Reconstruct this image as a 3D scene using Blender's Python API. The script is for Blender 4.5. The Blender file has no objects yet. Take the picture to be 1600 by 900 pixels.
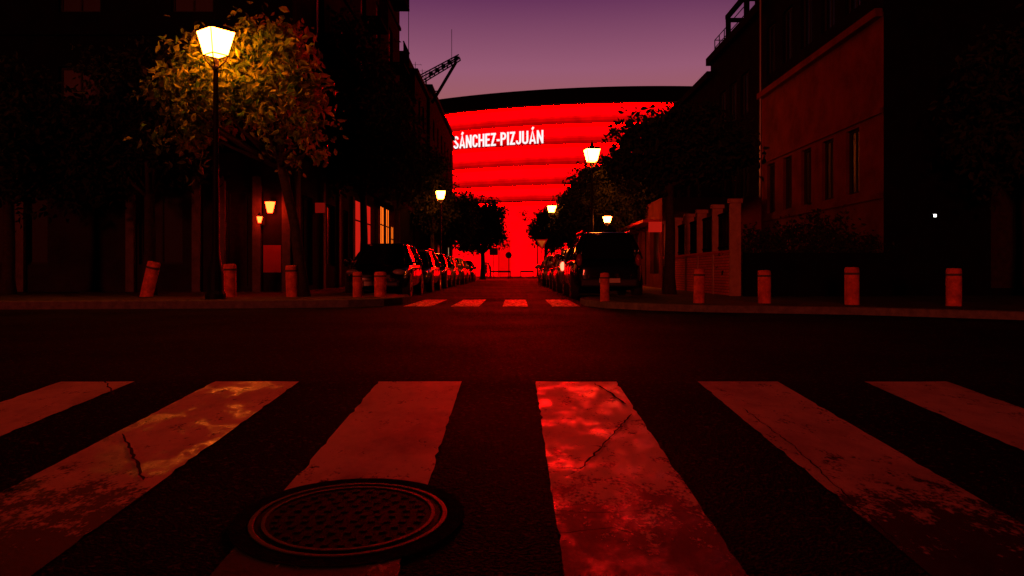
import bpy, bmesh, math, random
from mathutils import Vector, Matrix, Euler
R = math.radians
PI = math.pi
scene = bpy.context.scene
col = scene.collection

# ------------------------------------------------------------------ camera
cam_d = bpy.data.cameras.new('camera')
cam = bpy.data.objects.new('camera', cam_d)
col.objects.link(cam)
cam.location = (0, 0, 0.69)
cam.rotation_euler = (R(90), 0, 0)
cam_d.sensor_width = 36
cam_d.lens = 27.0
cam_d.shift_y = -25 / 1600
cam_d.clip_start = 0.05
cam_d.clip_end = 3000
scene.camera = cam

# ------------------------------------------------------------------ dusk sky
SKY = 0.12
world = bpy.data.worlds.new('World')
scene.world = world
world.use_nodes = True
wn, wl = world.node_tree.nodes, world.node_tree.links
wn.clear()
w_out = wn.new('ShaderNodeOutputWorld')
w_bg = wn.new('ShaderNodeBackground')
w_bg.inputs['Strength'].default_value = SKY
w_sky = wn.new('ShaderNodeTexSky')
w_sky.sky_type = 'NISHITA'
w_sky.sun_disc = False
w_sky.sun_elevation = R(3)
w_sky.sun_rotation = R(199)
w_sky.ozone_density = 4
w_tc = wn.new('ShaderNodeTexCoord')
w_sep = wn.new('ShaderNodeSeparateXYZ')
wl.new(w_tc.outputs['Generated'], w_sep.inputs[0])
w_ramp = wn.new('ShaderNodeValToRGB')           # afterglow: warm rose low down, violet higher, night above
cr = w_ramp.color_ramp
cr.elements[0].position = 0.0
cr.elements[0].color = (3.2, .9, 0.6, 1)
cr.elements[1].position = 0.215
cr.elements[1].color = (2.8, 0.90, 1.0, 1)
for p, c in ((0.255, (2.55, 0.84, 1.40)), (0.34, (1.02, 0.24, 0.80)), (0.40, (0.22, 0.06, 0.18)), (0.55, (0.02, 0.007, 0.025))):
    e = cr.elements.new(p)
    e.color = (*c, 1)
w_dir = wn.new('ShaderNodeMapRange')            # afterglow ahead only, narrowed to keep its light off the ground
w_dir.interpolation_type = 'SMOOTHSTEP'
w_dir.inputs['From Min'].default_value = 0.80
w_dir.inputs['From Max'].default_value = 0.93
w_dir.inputs['To Min'].default_value = 0.01
w_dir.inputs['To Max'].default_value = 1.0
wl.new(w_sep.outputs['Z'], w_ramp.inputs[0])
wl.new(w_sep.outputs['Y'], w_dir.inputs['Value'])
w_mul = wn.new('ShaderNodeMix')
w_mul.data_type = 'RGBA'
w_mul.blend_type = 'MULTIPLY'
w_mul.inputs[0].default_value = 1
wl.new(w_ramp.outputs[0], w_mul.inputs[6])
wl.new(w_dir.outputs[0], w_mul.inputs[7])
w_add = wn.new('ShaderNodeMix')
w_add.data_type = 'RGBA'
w_add.blend_type = 'ADD'
w_add.inputs[0].default_value = 0.003
wl.new(w_mul.outputs[2], w_add.inputs[6])
wl.new(w_sky.outputs[0], w_add.inputs[7])
wl.new(w_add.outputs[2], w_bg.inputs['Color'])
wl.new(w_bg.outputs[0], w_out.inputs[0])

# added red fill for the fronts of bollards and walls, from behind and to the left of the viewer
red_fill_d = bpy.data.lights.new('red_fill', 'SUN')
red_fill_d.energy = 0.52
red_fill_d.angle = R(4)
red_fill_d.color = (1, .075, .035)
red_fill = bpy.data.objects.new('red_fill', red_fill_d)
col.objects.link(red_fill)
red_fill.rotation_euler = Vector((math.sin(R(19)) * math.cos(R(3)), math.cos(R(19)) * math.cos(R(3)), -math.sin(R(3)))).to_track_quat('-Z', 'Y').to_euler()

scene.view_settings.view_transform = 'Standard'
scene.view_settings.look = 'None'
scene.view_settings.exposure = 0
scene.view_settings.gamma = 1
scene.view_settings.use_curve_mapping = False
scene.render.engine = 'CYCLES'
scene.cycles.use_denoising = True
scene.cycles.max_bounces = 6
scene.cycles.sample_clamp_indirect = 4

RED = (1.0, 0.0, 0.0012)
WARM = (1.0, 0.135, 0.0115)
FACADE = 2.2
STRIP = 560.0
LAMP = 100.0

# ------------------------------------------------------------------ helpers
def rgb(c):
    return (c[0], c[1], c[2], 1)

def mat(name, color, rough=.6, metal=0., var=0., scale=6., bump=0., spec=.5, coat=0., emit=None, es=0.):
    m = bpy.data.materials.new(name)
    m.use_nodes = True
    n, l = m.node_tree.nodes, m.node_tree.links
    b = n['Principled BSDF']
    b.inputs['Base Color'].default_value = rgb(color)
    b.inputs['Roughness'].default_value = rough
    b.inputs['Metallic'].default_value = metal
    b.inputs['Specular IOR Level'].default_value = spec
    b.inputs['Coat Weight'].default_value = coat
    if emit:
        b.inputs['Emission Color'].default_value = rgb(emit)
        b.inputs['Emission Strength'].default_value = es
    if var or bump:
        tc = n.new('ShaderNodeTexCoord')
        nz = n.new('ShaderNodeTexNoise')
        nz.inputs['Scale'].default_value = scale
        nz.inputs['Detail'].default_value = 6
        nz.inputs['Roughness'].default_value = .65
        l.new(tc.outputs['Object'], nz.inputs['Vector'])
        if var:
            rp = n.new('ShaderNodeValToRGB')
            rp.color_ramp.elements[0].position = .3
            rp.color_ramp.elements[1].position = .7
            rp.color_ramp.elements[0].color = rgb([max(0, c * (1 - var)) for c in color])
            rp.color_ramp.elements[1].color = rgb([min(1, c * (1 + var)) for c in color])
            l.new(nz.outputs['Fac'], rp.inputs[0])
            l.new(rp.outputs[0], b.inputs['Base Color'])
        if bump:
            nb = n.new('ShaderNodeTexNoise')
            nb.inputs['Scale'].default_value = scale * 8
            nb.inputs['Detail'].default_value = 4
            l.new(tc.outputs['Object'], nb.inputs['Vector'])
            bp = n.new('ShaderNodeBump')
            bp.inputs['Strength'].default_value = bump
            bp.inputs['Distance'].default_value = .02
            l.new(nb.outputs['Fac'], bp.inputs['Height'])
            l.new(bp.outputs[0], b.inputs['Normal'])
    return m

def emission(name, color, strength):
    m = bpy.data.materials.new(name)
    m.use_nodes = True
    n, l = m.node_tree.nodes, m.node_tree.links
    n.clear()
    o = n.new('ShaderNodeOutputMaterial')
    e = n.new('ShaderNodeEmission')
    e.inputs[0].default_value = rgb(color)
    e.inputs[1].default_value = strength
    l.new(e.outputs[0], o.inputs[0])
    return m

class MB:
    """collects faces, then becomes ONE mesh object"""
    def __init__(s):
        s.v, s.f = [], []
    def add(s, vs, fs):
        o = len(s.v)
        s.v += [tuple(v) for v in vs]
        s.f += [tuple(i + o for i in f) for f in fs]
        return s
    def box(s, x0, x1, y0, y1, z0, z1):
        v = [(x, y, z) for z in (z0, z1) for y in (y0, y1) for x in (x0, x1)]
        return s.add(v, [(0, 2, 3, 1), (4, 5, 7, 6), (0, 1, 5, 4), (2, 6, 7, 3), (0, 4, 6, 2), (1, 3, 7, 5)])
    def tube(s, pts, rad, n=8, cap=True):
        pts = [Vector(p) for p in pts]
        rads = rad if isinstance(rad, (list, tuple)) else [rad] * len(pts)
        vs, prev = [], None
        for i, p in enumerate(pts):
            t = (pts[min(i + 1, len(pts) - 1)] - pts[max(i - 1, 0)]).normalized()
            ref = Vector((0, 0, 1)) if abs(t.z) < .9 else Vector((1, 0, 0))
            if prev is not None:
                ref = prev
            a = t.cross(ref).normalized()
            b = a.cross(t).normalized()
            prev = b
            for k in range(n):
                an = 2 * PI * k / n
                vs.append(p + (a * math.cos(an) + b * math.sin(an)) * rads[i])
        fs = []
        for i in range(len(pts) - 1):
            for k in range(n):
                k2 = (k + 1) % n
                fs.append((i * n + k, i * n + k2, (i + 1) * n + k2, (i + 1) * n + k))
        if cap:
            fs.append(tuple(range(n - 1, -1, -1)))
            fs.append(tuple((len(pts) - 1) * n + k for k in range(n)))
        return s.add(vs, fs)
    def lathe(s, prof, n=16, c=(0, 0, 0), rot0=0.):
        vs = []
        for r, z in prof:
            for k in range(n):
                a = 2 * PI * k / n + rot0
                vs.append((c[0] + r * math.cos(a), c[1] + r * math.sin(a), c[2] + z))
        fs = []
        for i in range(len(prof) - 1):
            for k in range(n):
                k2 = (k + 1) % n
                fs.append((i * n + k, i * n + k2, (i + 1) * n + k2, (i + 1) * n + k))
        fs.append(tuple(range(n - 1, -1, -1)))
        fs.append(tuple((len(prof) - 1) * n + k for k in range(n)))
        return s.add(vs, fs)
    def ellipsoid(s, c, r, nu=10, nv=6):
        prof = [(max(.001, math.cos(PI * (j / nv - .5))), math.sin(PI * (j / nv - .5))) for j in range(nv + 1)]
        o = len(s.v)
        s.lathe(prof, nu)
        for i in range(o, len(s.v)):
            x, y, z = s.v[i]
            s.v[i] = (c[0] + x * r[0], c[1] + y * r[1], c[2] + z * r[2])
        return s
    def mesh(s, name, smooth=False):
        me = bpy.data.meshes.new(name)
        me.from_pydata(s.v, [], s.f)
        me.update()
        if smooth:
            for p in me.polygons:
                p.use_smooth = True
        return me
    def build(s, name, m, parent=None, smooth=False, bevel=0., seg=2):
        me = s.mesh(name, smooth)
        me.materials.append(m)
        o = bpy.data.objects.new(name, me)
        col.objects.link(o)
        if parent:
            o.parent = parent
        if bevel:
            b = o.modifiers.new('bevel', 'BEVEL')
            b.width = bevel
            b.segments = seg
            b.limit_method = 'ANGLE'
        return o

def tag(o, label=None, cat=None, group=None, kind=None):
    if label: o['label'] = label
    if cat: o['category'] = cat
    if group: o['group'] = group
    if kind: o['kind'] = kind
    return o

def empty(name, label, cat, loc=(0, 0, 0), rz=0., group=None):
    o = bpy.data.objects.new(name, None)
    o.empty_display_size = .2
    o.location = loc
    o.rotation_euler = (0, 0, rz)
    col.objects.link(o)
    return tag(o, label, cat, group)

KIDS = {}
def kids(o):
    return [c for c in bpy.data.objects if c.parent == o]

def copy_tree(o, parent=None):
    ch = kids(o)
    c = o.copy()
    col.objects.link(c)
    c.parent = parent
    for k in ch:
        copy_tree(k, c)
    return c

def instance(src, name, parent=None):
    o = bpy.data.objects.new(name, src.data)
    col.objects.link(o)
    o.parent = parent
    return o

# ------------------------------------------------------------------ materials
def asphalt_mat():
    m = bpy.data.materials.new('asphalt')
    m.use_nodes = True
    n, l = m.node_tree.nodes, m.node_tree.links
    b = n['Principled BSDF']
    tc = n.new('ShaderNodeTexCoord')
    big = n.new('ShaderNodeTexNoise'); big.inputs['Scale'].default_value = .45; big.inputs['Detail'].default_value = 5
    fine = n.new('ShaderNodeTexNoise'); fine.inputs['Scale'].default_value = 55; fine.inputs['Detail'].default_value = 3
    vor = n.new('ShaderNodeTexVoronoi'); vor.inputs['Scale'].default_value = 90
    for x in (big, fine, vor):
        l.new(tc.outputs['Object'], x.inputs['Vector'])
    rp = n.new('ShaderNodeValToRGB')
    rp.color_ramp.elements[0].position = .3; rp.color_ramp.elements[0].color = (.010, .0095, .0095, 1)
    rp.color_ramp.elements[1].position = .72; rp.color_ramp.elements[1].color = (.030, .028, .027, 1)
    l.new(big.outputs['Fac'], rp.inputs[0])
    mx = n.new('ShaderNodeMix'); mx.data_type = 'RGBA'; mx.blend_type = 'OVERLAY'; mx.inputs[0].default_value = .8
    l.new(rp.outputs[0], mx.inputs[6]); l.new(fine.outputs['Fac'], mx.inputs[7])
    ch = n.new('ShaderNodeTexVoronoi'); ch.inputs['Scale'].default_value = 65
    l.new(tc.outputs['Object'], ch.inputs['Vector'])
    cc = n.new('ShaderNodeSeparateColor'); l.new(ch.outputs['Color'], cc.inputs[0])
    cm = n.new('ShaderNodeMapRange'); cm.inputs['From Min'].default_value = .86; cm.inputs['From Max'].default_value = 1.
    l.new(cc.outputs[0], cm.inputs['Value'])
    m2 = n.new('ShaderNodeMix'); m2.data_type = 'RGBA'
    l.new(cm.outputs[0], m2.inputs[0]); l.new(mx.outputs[2], m2.inputs[6]); m2.inputs[7].default_value = (.07, .065, .06, 1)
    l.new(m2.outputs[2], b.inputs['Base Color'])
    rr = n.new('ShaderNodeMapRange')
    rr.inputs['From Min'].default_value = .3; rr.inputs['From Max'].default_value = .7
    rr.inputs['To Min'].default_value = .85; rr.inputs['To Max'].default_value = .66
    l.new(big.outputs['Fac'], rr.inputs['Value'])
    l.new(rr.outputs[0], b.inputs['Roughness'])
    b.inputs['Specular IOR Level'].default_value = .0015
    bp = n.new('ShaderNodeBump'); bp.inputs['Strength'].default_value = .5; bp.inputs['Distance'].default_value = .012
    ad = n.new('ShaderNodeMath'); ad.operation = 'ADD'
    l.new(fine.outputs['Fac'], ad.inputs[0]); l.new(vor.outputs['Distance'], ad.inputs[1])
    l.new(ad.outputs[0], bp.inputs['Height']); l.new(bp.outputs[0], b.inputs['Normal'])
    return m

def paint_mat(name, gloss_lo, gloss_hi, wear, seed, spec=.5, lo=.42, hi=.62, scale=3.2):
    """worn road paint: asphalt shows through, polished patches shine"""
    m = bpy.data.materials.new(name)
    m.use_nodes = True
    n, l = m.node_tree.nodes, m.node_tree.links
    b = n['Principled BSDF']
    tc = n.new('ShaderNodeTexCoord')
    mp = n.new('ShaderNodeMapping'); mp.inputs['Location'].default_value = (seed * 3.7, seed * 1.3, seed)
    mp.inputs['Scale'].default_value = (1, .62, 1)
    l.new(tc.outputs['Object'], mp.inputs[0])
    big = n.new('ShaderNodeTexNoise'); big.inputs['Scale'].default_value = scale; big.inputs['Detail'].default_value = 9
    big.inputs['Roughness'].default_value = .68
    fine = n.new('ShaderNodeTexNoise'); fine.inputs['Scale'].default_value = 70; fine.inputs['Detail'].default_value = 4
    wr = n.new('ShaderNodeTexNoise'); wr.inputs['Scale'].default_value = 9; wr.inputs['Detail'].default_value = 10
    wr.inputs['Roughness'].default_value = .75
    for x in (big, fine, wr):
        l.new(mp.outputs[0], x.inputs['Vector'])
    ad = n.new('ShaderNodeMath'); ad.operation = 'MULTIPLY_ADD'; ad.inputs[1].default_value = .35; ad.inputs[2].default_value = -.175
    l.new(fine.outputs['Fac'], ad.inputs[0])
    sm = n.new('ShaderNodeMath'); sm.operation = 'ADD'
    l.new(wr.outputs['Fac'], sm.inputs[0]); l.new(ad.outputs[0], sm.inputs[1])
    rp = n.new('ShaderNodeValToRGB')
    rp.color_ramp.elements[0].position = wear - .04; rp.color_ramp.elements[0].color = (.03, .027, .026, 1)
    rp.color_ramp.elements[1].position = wear + .06; rp.color_ramp.elements[1].color = (.80, .77, .73, 1)
    l.new(sm.outputs[0], rp.inputs[0])
    gr = n.new('ShaderNodeTexNoise'); gr.inputs['Scale'].default_value = 2.6; gr.inputs['Detail'].default_value = 8; gr.inputs['Roughness'].default_value = .7
    l.new(mp.outputs[0], gr.inputs['Vector'])
    gm = n.new('ShaderNodeMapRange'); gm.inputs['From Min'].default_value = .32; gm.inputs['From Max'].default_value = .56
    gm.inputs['To Min'].default_value = .5; gm.inputs['To Max'].default_value = 1.
    l.new(gr.outputs['Fac'], gm.inputs['Value'])
    ml = n.new('ShaderNodeMix'); ml.data_type = 'RGBA'; ml.blend_type = 'MULTIPLY'; ml.inputs[0].default_value = 1
    l.new(rp.outputs[0], ml.inputs[6]); l.new(gm.outputs[0], ml.inputs[7])
    l.new(ml.outputs[2], b.inputs['Base Color'])
    # near end: part real wear, part foreground darkness painted in as bare asphalt
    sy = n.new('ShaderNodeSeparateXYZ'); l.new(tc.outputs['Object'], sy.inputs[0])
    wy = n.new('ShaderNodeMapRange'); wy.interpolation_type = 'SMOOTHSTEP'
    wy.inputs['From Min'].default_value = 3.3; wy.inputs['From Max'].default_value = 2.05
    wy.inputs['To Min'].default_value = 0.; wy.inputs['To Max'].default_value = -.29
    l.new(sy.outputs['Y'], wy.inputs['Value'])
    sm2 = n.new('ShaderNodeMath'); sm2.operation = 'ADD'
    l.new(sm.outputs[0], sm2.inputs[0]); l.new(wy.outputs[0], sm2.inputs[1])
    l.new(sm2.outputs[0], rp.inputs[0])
    rr = n.new('ShaderNodeMapRange'); rr.interpolation_type = 'SMOOTHSTEP'
    rr.inputs['From Min'].default_value = lo; rr.inputs['From Max'].default_value = hi
    rr.inputs['To Min'].default_value = gloss_lo; rr.inputs['To Max'].default_value = gloss_hi
    l.new(big.outputs['Fac'], rr.inputs['Value'])
    l.new(rr.outputs[0], b.inputs['Roughness'])
    b.inputs['Specular IOR Level'].default_value = spec
    bp = n.new('ShaderNodeBump'); bp.inputs['Strength'].default_value = .45; bp.inputs['Distance'].default_value = .008
    l.new(sm.outputs[0], bp.inputs['Height']); l.new(bp.outputs[0], b.inputs['Normal'])
    return m

def leaf_mat(name, c0, c1, rough=.45, tl=.3):
    m = bpy.data.materials.new(name)
    m.use_nodes = True
    n, l = m.node_tree.nodes, m.node_tree.links
    n.clear()
    o = n.new('ShaderNodeOutputMaterial')
    g = n.new('ShaderNodeNewGeometry')
    rp = n.new('ShaderNodeValToRGB')
    rp.color_ramp.elements[0].color = rgb(c0)
    rp.color_ramp.elements[1].color = rgb(c1)
    l.new(g.outputs['Random Per Island'], rp.inputs[0])
    p = n.new('ShaderNodeBsdfPrincipled')
    p.inputs['Roughness'].default_value = rough
    p.inputs['Specular IOR Level'].default_value = .04 if tl else 0.
    l.new(rp.outputs[0], p.inputs['Base Color'])
    t = n.new('ShaderNodeBsdfTranslucent')
    l.new(rp.outputs[0], t.inputs[0])
    mx = n.new('ShaderNodeMixShader'); mx.inputs[0].default_value = tl
    l.new(p.outputs[0], mx.inputs[1]); l.new(t.outputs[0], mx.inputs[2])
    l.new(mx.outputs[0], o.inputs[0])
    return m

def brick_mat(name, c1, c2, mortar, sc=1.0, bw=.26, rh=.07, rough=.8):
    m = bpy.data.materials.new(name)
    m.use_nodes = True
    n, l = m.node_tree.nodes, m.node_tree.links
    b = n['Principled BSDF']
    tc = n.new('ShaderNodeTexCoord')
    sx = n.new('ShaderNodeSeparateXYZ'); l.new(tc.outputs['Object'], sx.inputs[0])
    ad = n.new('ShaderNodeMath'); ad.operation = 'ADD'
    l.new(sx.outputs['X'], ad.inputs[0]); l.new(sx.outputs['Y'], ad.inputs[1])
    cb = n.new('ShaderNodeCombineXYZ')
    l.new(ad.outputs[0], cb.inputs[0]); l.new(sx.outputs['Z'], cb.inputs[1])
    t = n.new('ShaderNodeTexBrick')
    t.inputs['Color1'].default_value = rgb(c1); t.inputs['Color2'].default_value = rgb(c2); t.inputs['Mortar'].default_value = rgb(mortar)
    t.inputs['Scale'].default_value = sc; t.inputs['Brick Width'].default_value = bw; t.inputs['Row Height'].default_value = rh
    t.inputs['Mortar Size'].default_value = .008
    l.new(cb.outputs[0], t.inputs['Vector'])
    l.new(t.outputs['Color'], b.inputs['Base Color'])
    bp = n.new('ShaderNodeBump'); bp.inputs['Strength'].default_value = .5; bp.inputs['Distance'].default_value = .01; bp.invert = True
    l.new(t.outputs['Fac'], bp.inputs['Height']); l.new(bp.outputs[0], b.inputs['Normal'])
    b.inputs['Roughness'].default_value = rough
    b.inputs['Specular IOR Level'].default_value = 0
    return m

def paving_mat():
    m = bpy.data.materials.new('paving')
    m.use_nodes = True
    n, l = m.node_tree.nodes, m.node_tree.links
    b = n['Principled BSDF']
    tc = n.new('ShaderNodeTexCoord')
    t = n.new('ShaderNodeTexBrick')
    t.offset = 0
    t.inputs['Color1'].default_value = (.13, .115, .10, 1); t.inputs['Color2'].default_value = (.095, .085, .078, 1)
    t.inputs['Mortar'].default_value = (.035, .03, .028, 1)
    t.inputs['Scale'].default_value = 1; t.inputs['Brick Width'].default_value = .3; t.inputs['Row Height'].default_value = .3
    t.inputs['Mortar Size'].default_value = .008
    l.new(tc.outputs['Object'], t.inputs['Vector'])
    l.new(t.outputs['Color'], b.inputs['Base Color'])
    b.inputs['Roughness'].default_value = .8
    b.inputs['Specular IOR Level'].default_value = .01
    nz = n.new('ShaderNodeTexNoise'); nz.inputs['Scale'].default_value = 30
    l.new(tc.outputs['Object'], nz.inputs['Vector'])
    bp = n.new('ShaderNodeBump'); bp.inputs['Strength'].default_value = .4; bp.inputs['Distance'].default_value = .01
    l.new(nz.outputs['Fac'], bp.inputs['Height']); l.new(bp.outputs[0], b.inputs['Normal'])
    return m

M = {}
M['asphalt'] = asphalt_mat()
M['dirt'] = mat('dry_ground', (.04, .036, .03), .95, var=.4, scale=.6, spec=.1)
M['paving'] = paving_mat()
M['kerb'] = mat('kerb_stone', (.17, .155, .145), .7, var=.35, scale=9, bump=.4, spec=0)
M['crack'] = mat('crack_fill', (.006, .005, .005), .95, spec=.05)
M['iron'] = mat('cast_iron', (.014, .012, .011), .75, .0, var=.4, scale=20, bump=.3, spec=0.01)
M['iron_rim'] = mat('worn_iron', (.045, .038, .034), .6, 0., var=.4, scale=24, bump=.2, spec=0.06)
M['collar'] = mat('concrete_collar', (.020, .0185, .018), .85, var=.4, scale=14, bump=.5, spec=0)
M['lamp_iron'] = mat('lamp_paint', (.008, .008, .008), .6, spec=.1)
M['bollard'] = mat('bollard_red_light', (.80, .13, .07), .8, var=.55, scale=7, bump=.5, spec=0)  # red of the light falling on them is put into this colour
M['plaster_dark'] = mat('plaster_dark', (.022, .016, .016), .9, var=.35, scale=1.2, bump=.15, spec=0)
M['plaster_ochre'] = mat('plaster_ochre', (.028, .018, .014), .9, var=.35, scale=1.1, bump=.15, spec=0)
M['plaster_rose'] = mat('plaster_rose', (.10, .032, .030), .88, var=.35, scale=1.3, bump=.15, spec=0)
M['plaster_red'] = mat('plaster_red', (.45, .055, .035), .8, var=.25, scale=1.4, bump=.1, spec=0)
M['post_stone'] = mat('post_stone', (.38, .20, .13), .8, var=.25, scale=6, bump=.3, spec=0)
M['wall_shade'] = mat('shaded_wall', (.006, .005, .006), .9, var=.3, scale=2, spec=0)  # shade put into the walls as a near-black colour
M['stone'] = mat('trim_stone', (.11, .085, .075), .8, var=.3, scale=5, bump=.3, spec=0)
M['brick'] = brick_mat('red_brick', (.62, .11, .06), (.48, .085, .05), (.15, .09, .075))
M['roof'] = mat('roof_gravel', (.05, .045, .045), .95, var=.3, scale=3, spec=0)
M['frame'] = mat('window_frame', (.03, .027, .025), .6, spec=0)
M['glass'] = mat('night_glass', (.006, .006, .008), .28, spec=.3)
M['shutter'] = mat('shutter', (.045, .04, .04), .6, spec=0)
M['door'] = mat('dark_door', (.03, .018, .014), .5, var=.3, scale=8, spec=0)
M['metal'] = mat('grey_metal', (.12, .12, .12), .4, .8)
M['black_metal'] = mat('black_metal', (.004, .004, .004), .75, 0, spec=0)
M['bark'] = mat('bark', (.045, .032, .024), .9, var=.4, scale=12, bump=.8, spec=0)
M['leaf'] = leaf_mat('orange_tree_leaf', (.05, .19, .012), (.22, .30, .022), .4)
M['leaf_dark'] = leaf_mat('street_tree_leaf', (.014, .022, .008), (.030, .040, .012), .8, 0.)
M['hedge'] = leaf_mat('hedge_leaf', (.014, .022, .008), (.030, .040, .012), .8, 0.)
M['rubber'] = mat('tyre_rubber', (.012, .012, .012), .85)
M['rim'] = mat('wheel_alloy', (.3, .3, .3), .3, .9)
M['car_glass'] = mat('car_glass', (.006, .006, .008), .04, spec=.6)
M['trim'] = mat('car_black_plastic', (.012, .012, .012), .55)
M['lens'] = mat('clear_lens', (.35, .33, .32), .08, spec=.8)
M['tail'] = mat('tail_lens', (.25, .008, .008), .12, spec=.7)
M['tail_lit'] = mat('tail_lens_lit', (.4, .01, .01), .15, emit=(1, .10, .05), es=6)
M['plate'] = mat('number_plate', (.6, .58, .52), .4)
M['skin'] = mat('skin', (.3, .17, .12), .6)
M['cloth'] = mat('dark_clothing', (.02, .02, .025), .9)
M['hair'] = mat('hair', (.01, .008, .006), .8)
M['sign_red'] = mat('sign_red', (.5, .02, .02), .4)
M['sign_white'] = mat('sign_white', (.75, .73, .7), .4)
M['sign_dark'] = mat('sign_dark', (.02, .02, .025), .5)
M['lantern_glass'] = emission('lantern_glass', WARM, LAMP)
M['wall_lamp_glass'] = emission('wall_lamp_glass', (1, .021, .003), 36)
M['shop_light'] = emission('shop_light', (1, .15, .008), 1.5)
M['shop_pale'] = emission('shop_pale_light', (1, .55, .30), 1.1)
M['shop_red_glow'] = emission('red_pane_glow', (1, .02, .01), .55)
M['sign_glow2'] = emission('red_shop_sign', (1, .02, .01), .36)
M['sign_glow'] = emission('dim_red_sign', (1, .02, .01), .14)
M['led'] = emission('small_led', (1, .95, .9), 3)

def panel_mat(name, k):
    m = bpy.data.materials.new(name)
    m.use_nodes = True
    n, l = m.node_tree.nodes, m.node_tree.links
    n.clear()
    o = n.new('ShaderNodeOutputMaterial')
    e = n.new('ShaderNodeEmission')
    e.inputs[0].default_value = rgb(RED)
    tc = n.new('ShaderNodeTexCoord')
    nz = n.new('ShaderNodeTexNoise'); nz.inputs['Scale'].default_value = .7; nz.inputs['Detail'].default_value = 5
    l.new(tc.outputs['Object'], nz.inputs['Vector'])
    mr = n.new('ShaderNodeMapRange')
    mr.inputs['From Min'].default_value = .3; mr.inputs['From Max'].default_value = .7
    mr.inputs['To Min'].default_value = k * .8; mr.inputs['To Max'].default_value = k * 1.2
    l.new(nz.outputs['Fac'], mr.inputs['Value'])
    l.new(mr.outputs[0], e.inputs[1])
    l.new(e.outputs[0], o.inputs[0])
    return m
M['panel'] = panel_mat('backlit_panel', FACADE)
M['added_red_light'] = emission('added_red_strip_light', (1, 0, 0), STRIP)  # strips added on the facade to throw red light down the street
M['fade_0'] = panel_mat('glow_fade_faint', .92)  # red glow fading down each panel, stepped as dimmer emission
M['fade_a'] = panel_mat('glow_fade_half', .66)
M['fade_b'] = panel_mat('glow_fade_deep', .43)
M['void'] = mat('soffit_black', (.001, .001, .001), .95, spec=0.)
M['letters'] = emission('letter_light', (1, .93, .93), 1.05)

# ------------------------------------------------------------------ ground, road, pavements
def gz(y):
    if y >= 4.8: return 0.
    if y >= .5: return -.058 * (4.8 - y)
    if y >= -1.5:
        t = (.5 - y) / 2
        return -.2494 - .058 * (t - t * t / 2) * 2 * .5
    return -.2494 - .058 * .5

ROWS = [-60, -12, -6, -1.5, -.8, 0, .5, 1.5, 2.5, 3.5, 4.4, 4.8, 6, 9, 12, 16, 30, 84, 200, 900]
def sheet(name, x0, x1, y0, y1, dz, m, kind='structure', nx=1):
    ys = [y0] + [y for y in ROWS if y0 + .001 < y < y1 - .001] + [y1]
    b = MB()
    vs, fs = [], []
    for y in ys:
        for i in range(nx + 1):
            vs.append((x0 + (x1 - x0) * i / nx, y, gz(y) + dz))
    w = nx + 1
    for j in range(len(ys) - 1):
        for i in range(nx):
            a = j * w + i
            fs.append((a, a + 1, a + w + 1, a + w))
    b.add(vs, fs)
    o = b.build(name, m)
    tag(o, kind=kind)
    return o
sheet('ground', -700, 700, -60, 900, -.06, M['dirt'])
sheet('road', -60, 60, -12, 84, 0, M['asphalt'])

def poly_solid(name, pts, z0, z1, m):
    b = MB()
    n = len(pts)
    vs = [(x, y, z0) for x, y in pts] + [(x, y, z1) for x, y in pts]
    fs = [tuple(range(n, 2 * n)), tuple(range(n - 1, -1, -1))]
    for i in range(n):
        j = (i + 1) % n
        fs.append((i, j, n + j, n + i))
    b.add(vs, fs)
    o = b.build(name, m)
    tag(o, kind='structure')
    return o

def offset(line, d):
    out = []
    for i, p in enumerate(line):
        a = Vector(line[max(i - 1, 0)]); c = Vector(line[min(i + 1, len(line) - 1)])
        t = (c - a).normalized()
        nrm = Vector((-t.y, t.x))
        out.append((p[0] + nrm.x * d, p[1] + nrm.y * d))
    return out

def kerb(name, line, side, z1, w=.16):
    inner = offset(line, w * side)
    b = MB()
    n = len(line)
    vs = []
    for (x, y), (u, v) in zip(line, inner):
        vs += [(x, y, -.05), (x, y, z1 - .012), (x + (u - x) * .12, y + (v - y) * .12, z1), (u, v, z1), (u, v, -.05)]
    fs = []
    for i in range(n - 1):
        for k in range(4):
            fs.append((i * 5 + k, (i + 1) * 5 + k, (i + 1) * 5 + k + 1, i * 5 + k + 1))
    b.add(vs, fs)
    o = b.build(name, M['kerb'])
    tag(o, kind='structure')
    return inner

left_line = [(-60, 9.5), (-14, 13.6), (-9.5, 14.1), (-5, 14.55), (-3.2, 15.0), (-2.6, 15.6), (-2.32, 16.4), (-2.3, 17.4), (-2.5, 18.4), (-3.2, 19.3), (-4.3, 19.6), (-4.55, 19.9), (-4.55, 84)]
right_line = [(60, 6.0), (14, 8.4), (7.35, 11.0), (5.6, 12.35), (3.4, 13.15), (2.45, 13.8), (1.8, 14.6), (1.5, 15.6), (1.5, 16.8), (1.75, 17.7), (2.4, 18.35), (3.15, 18.6), (3.35, 19.0), (3.35, 84)]
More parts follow.
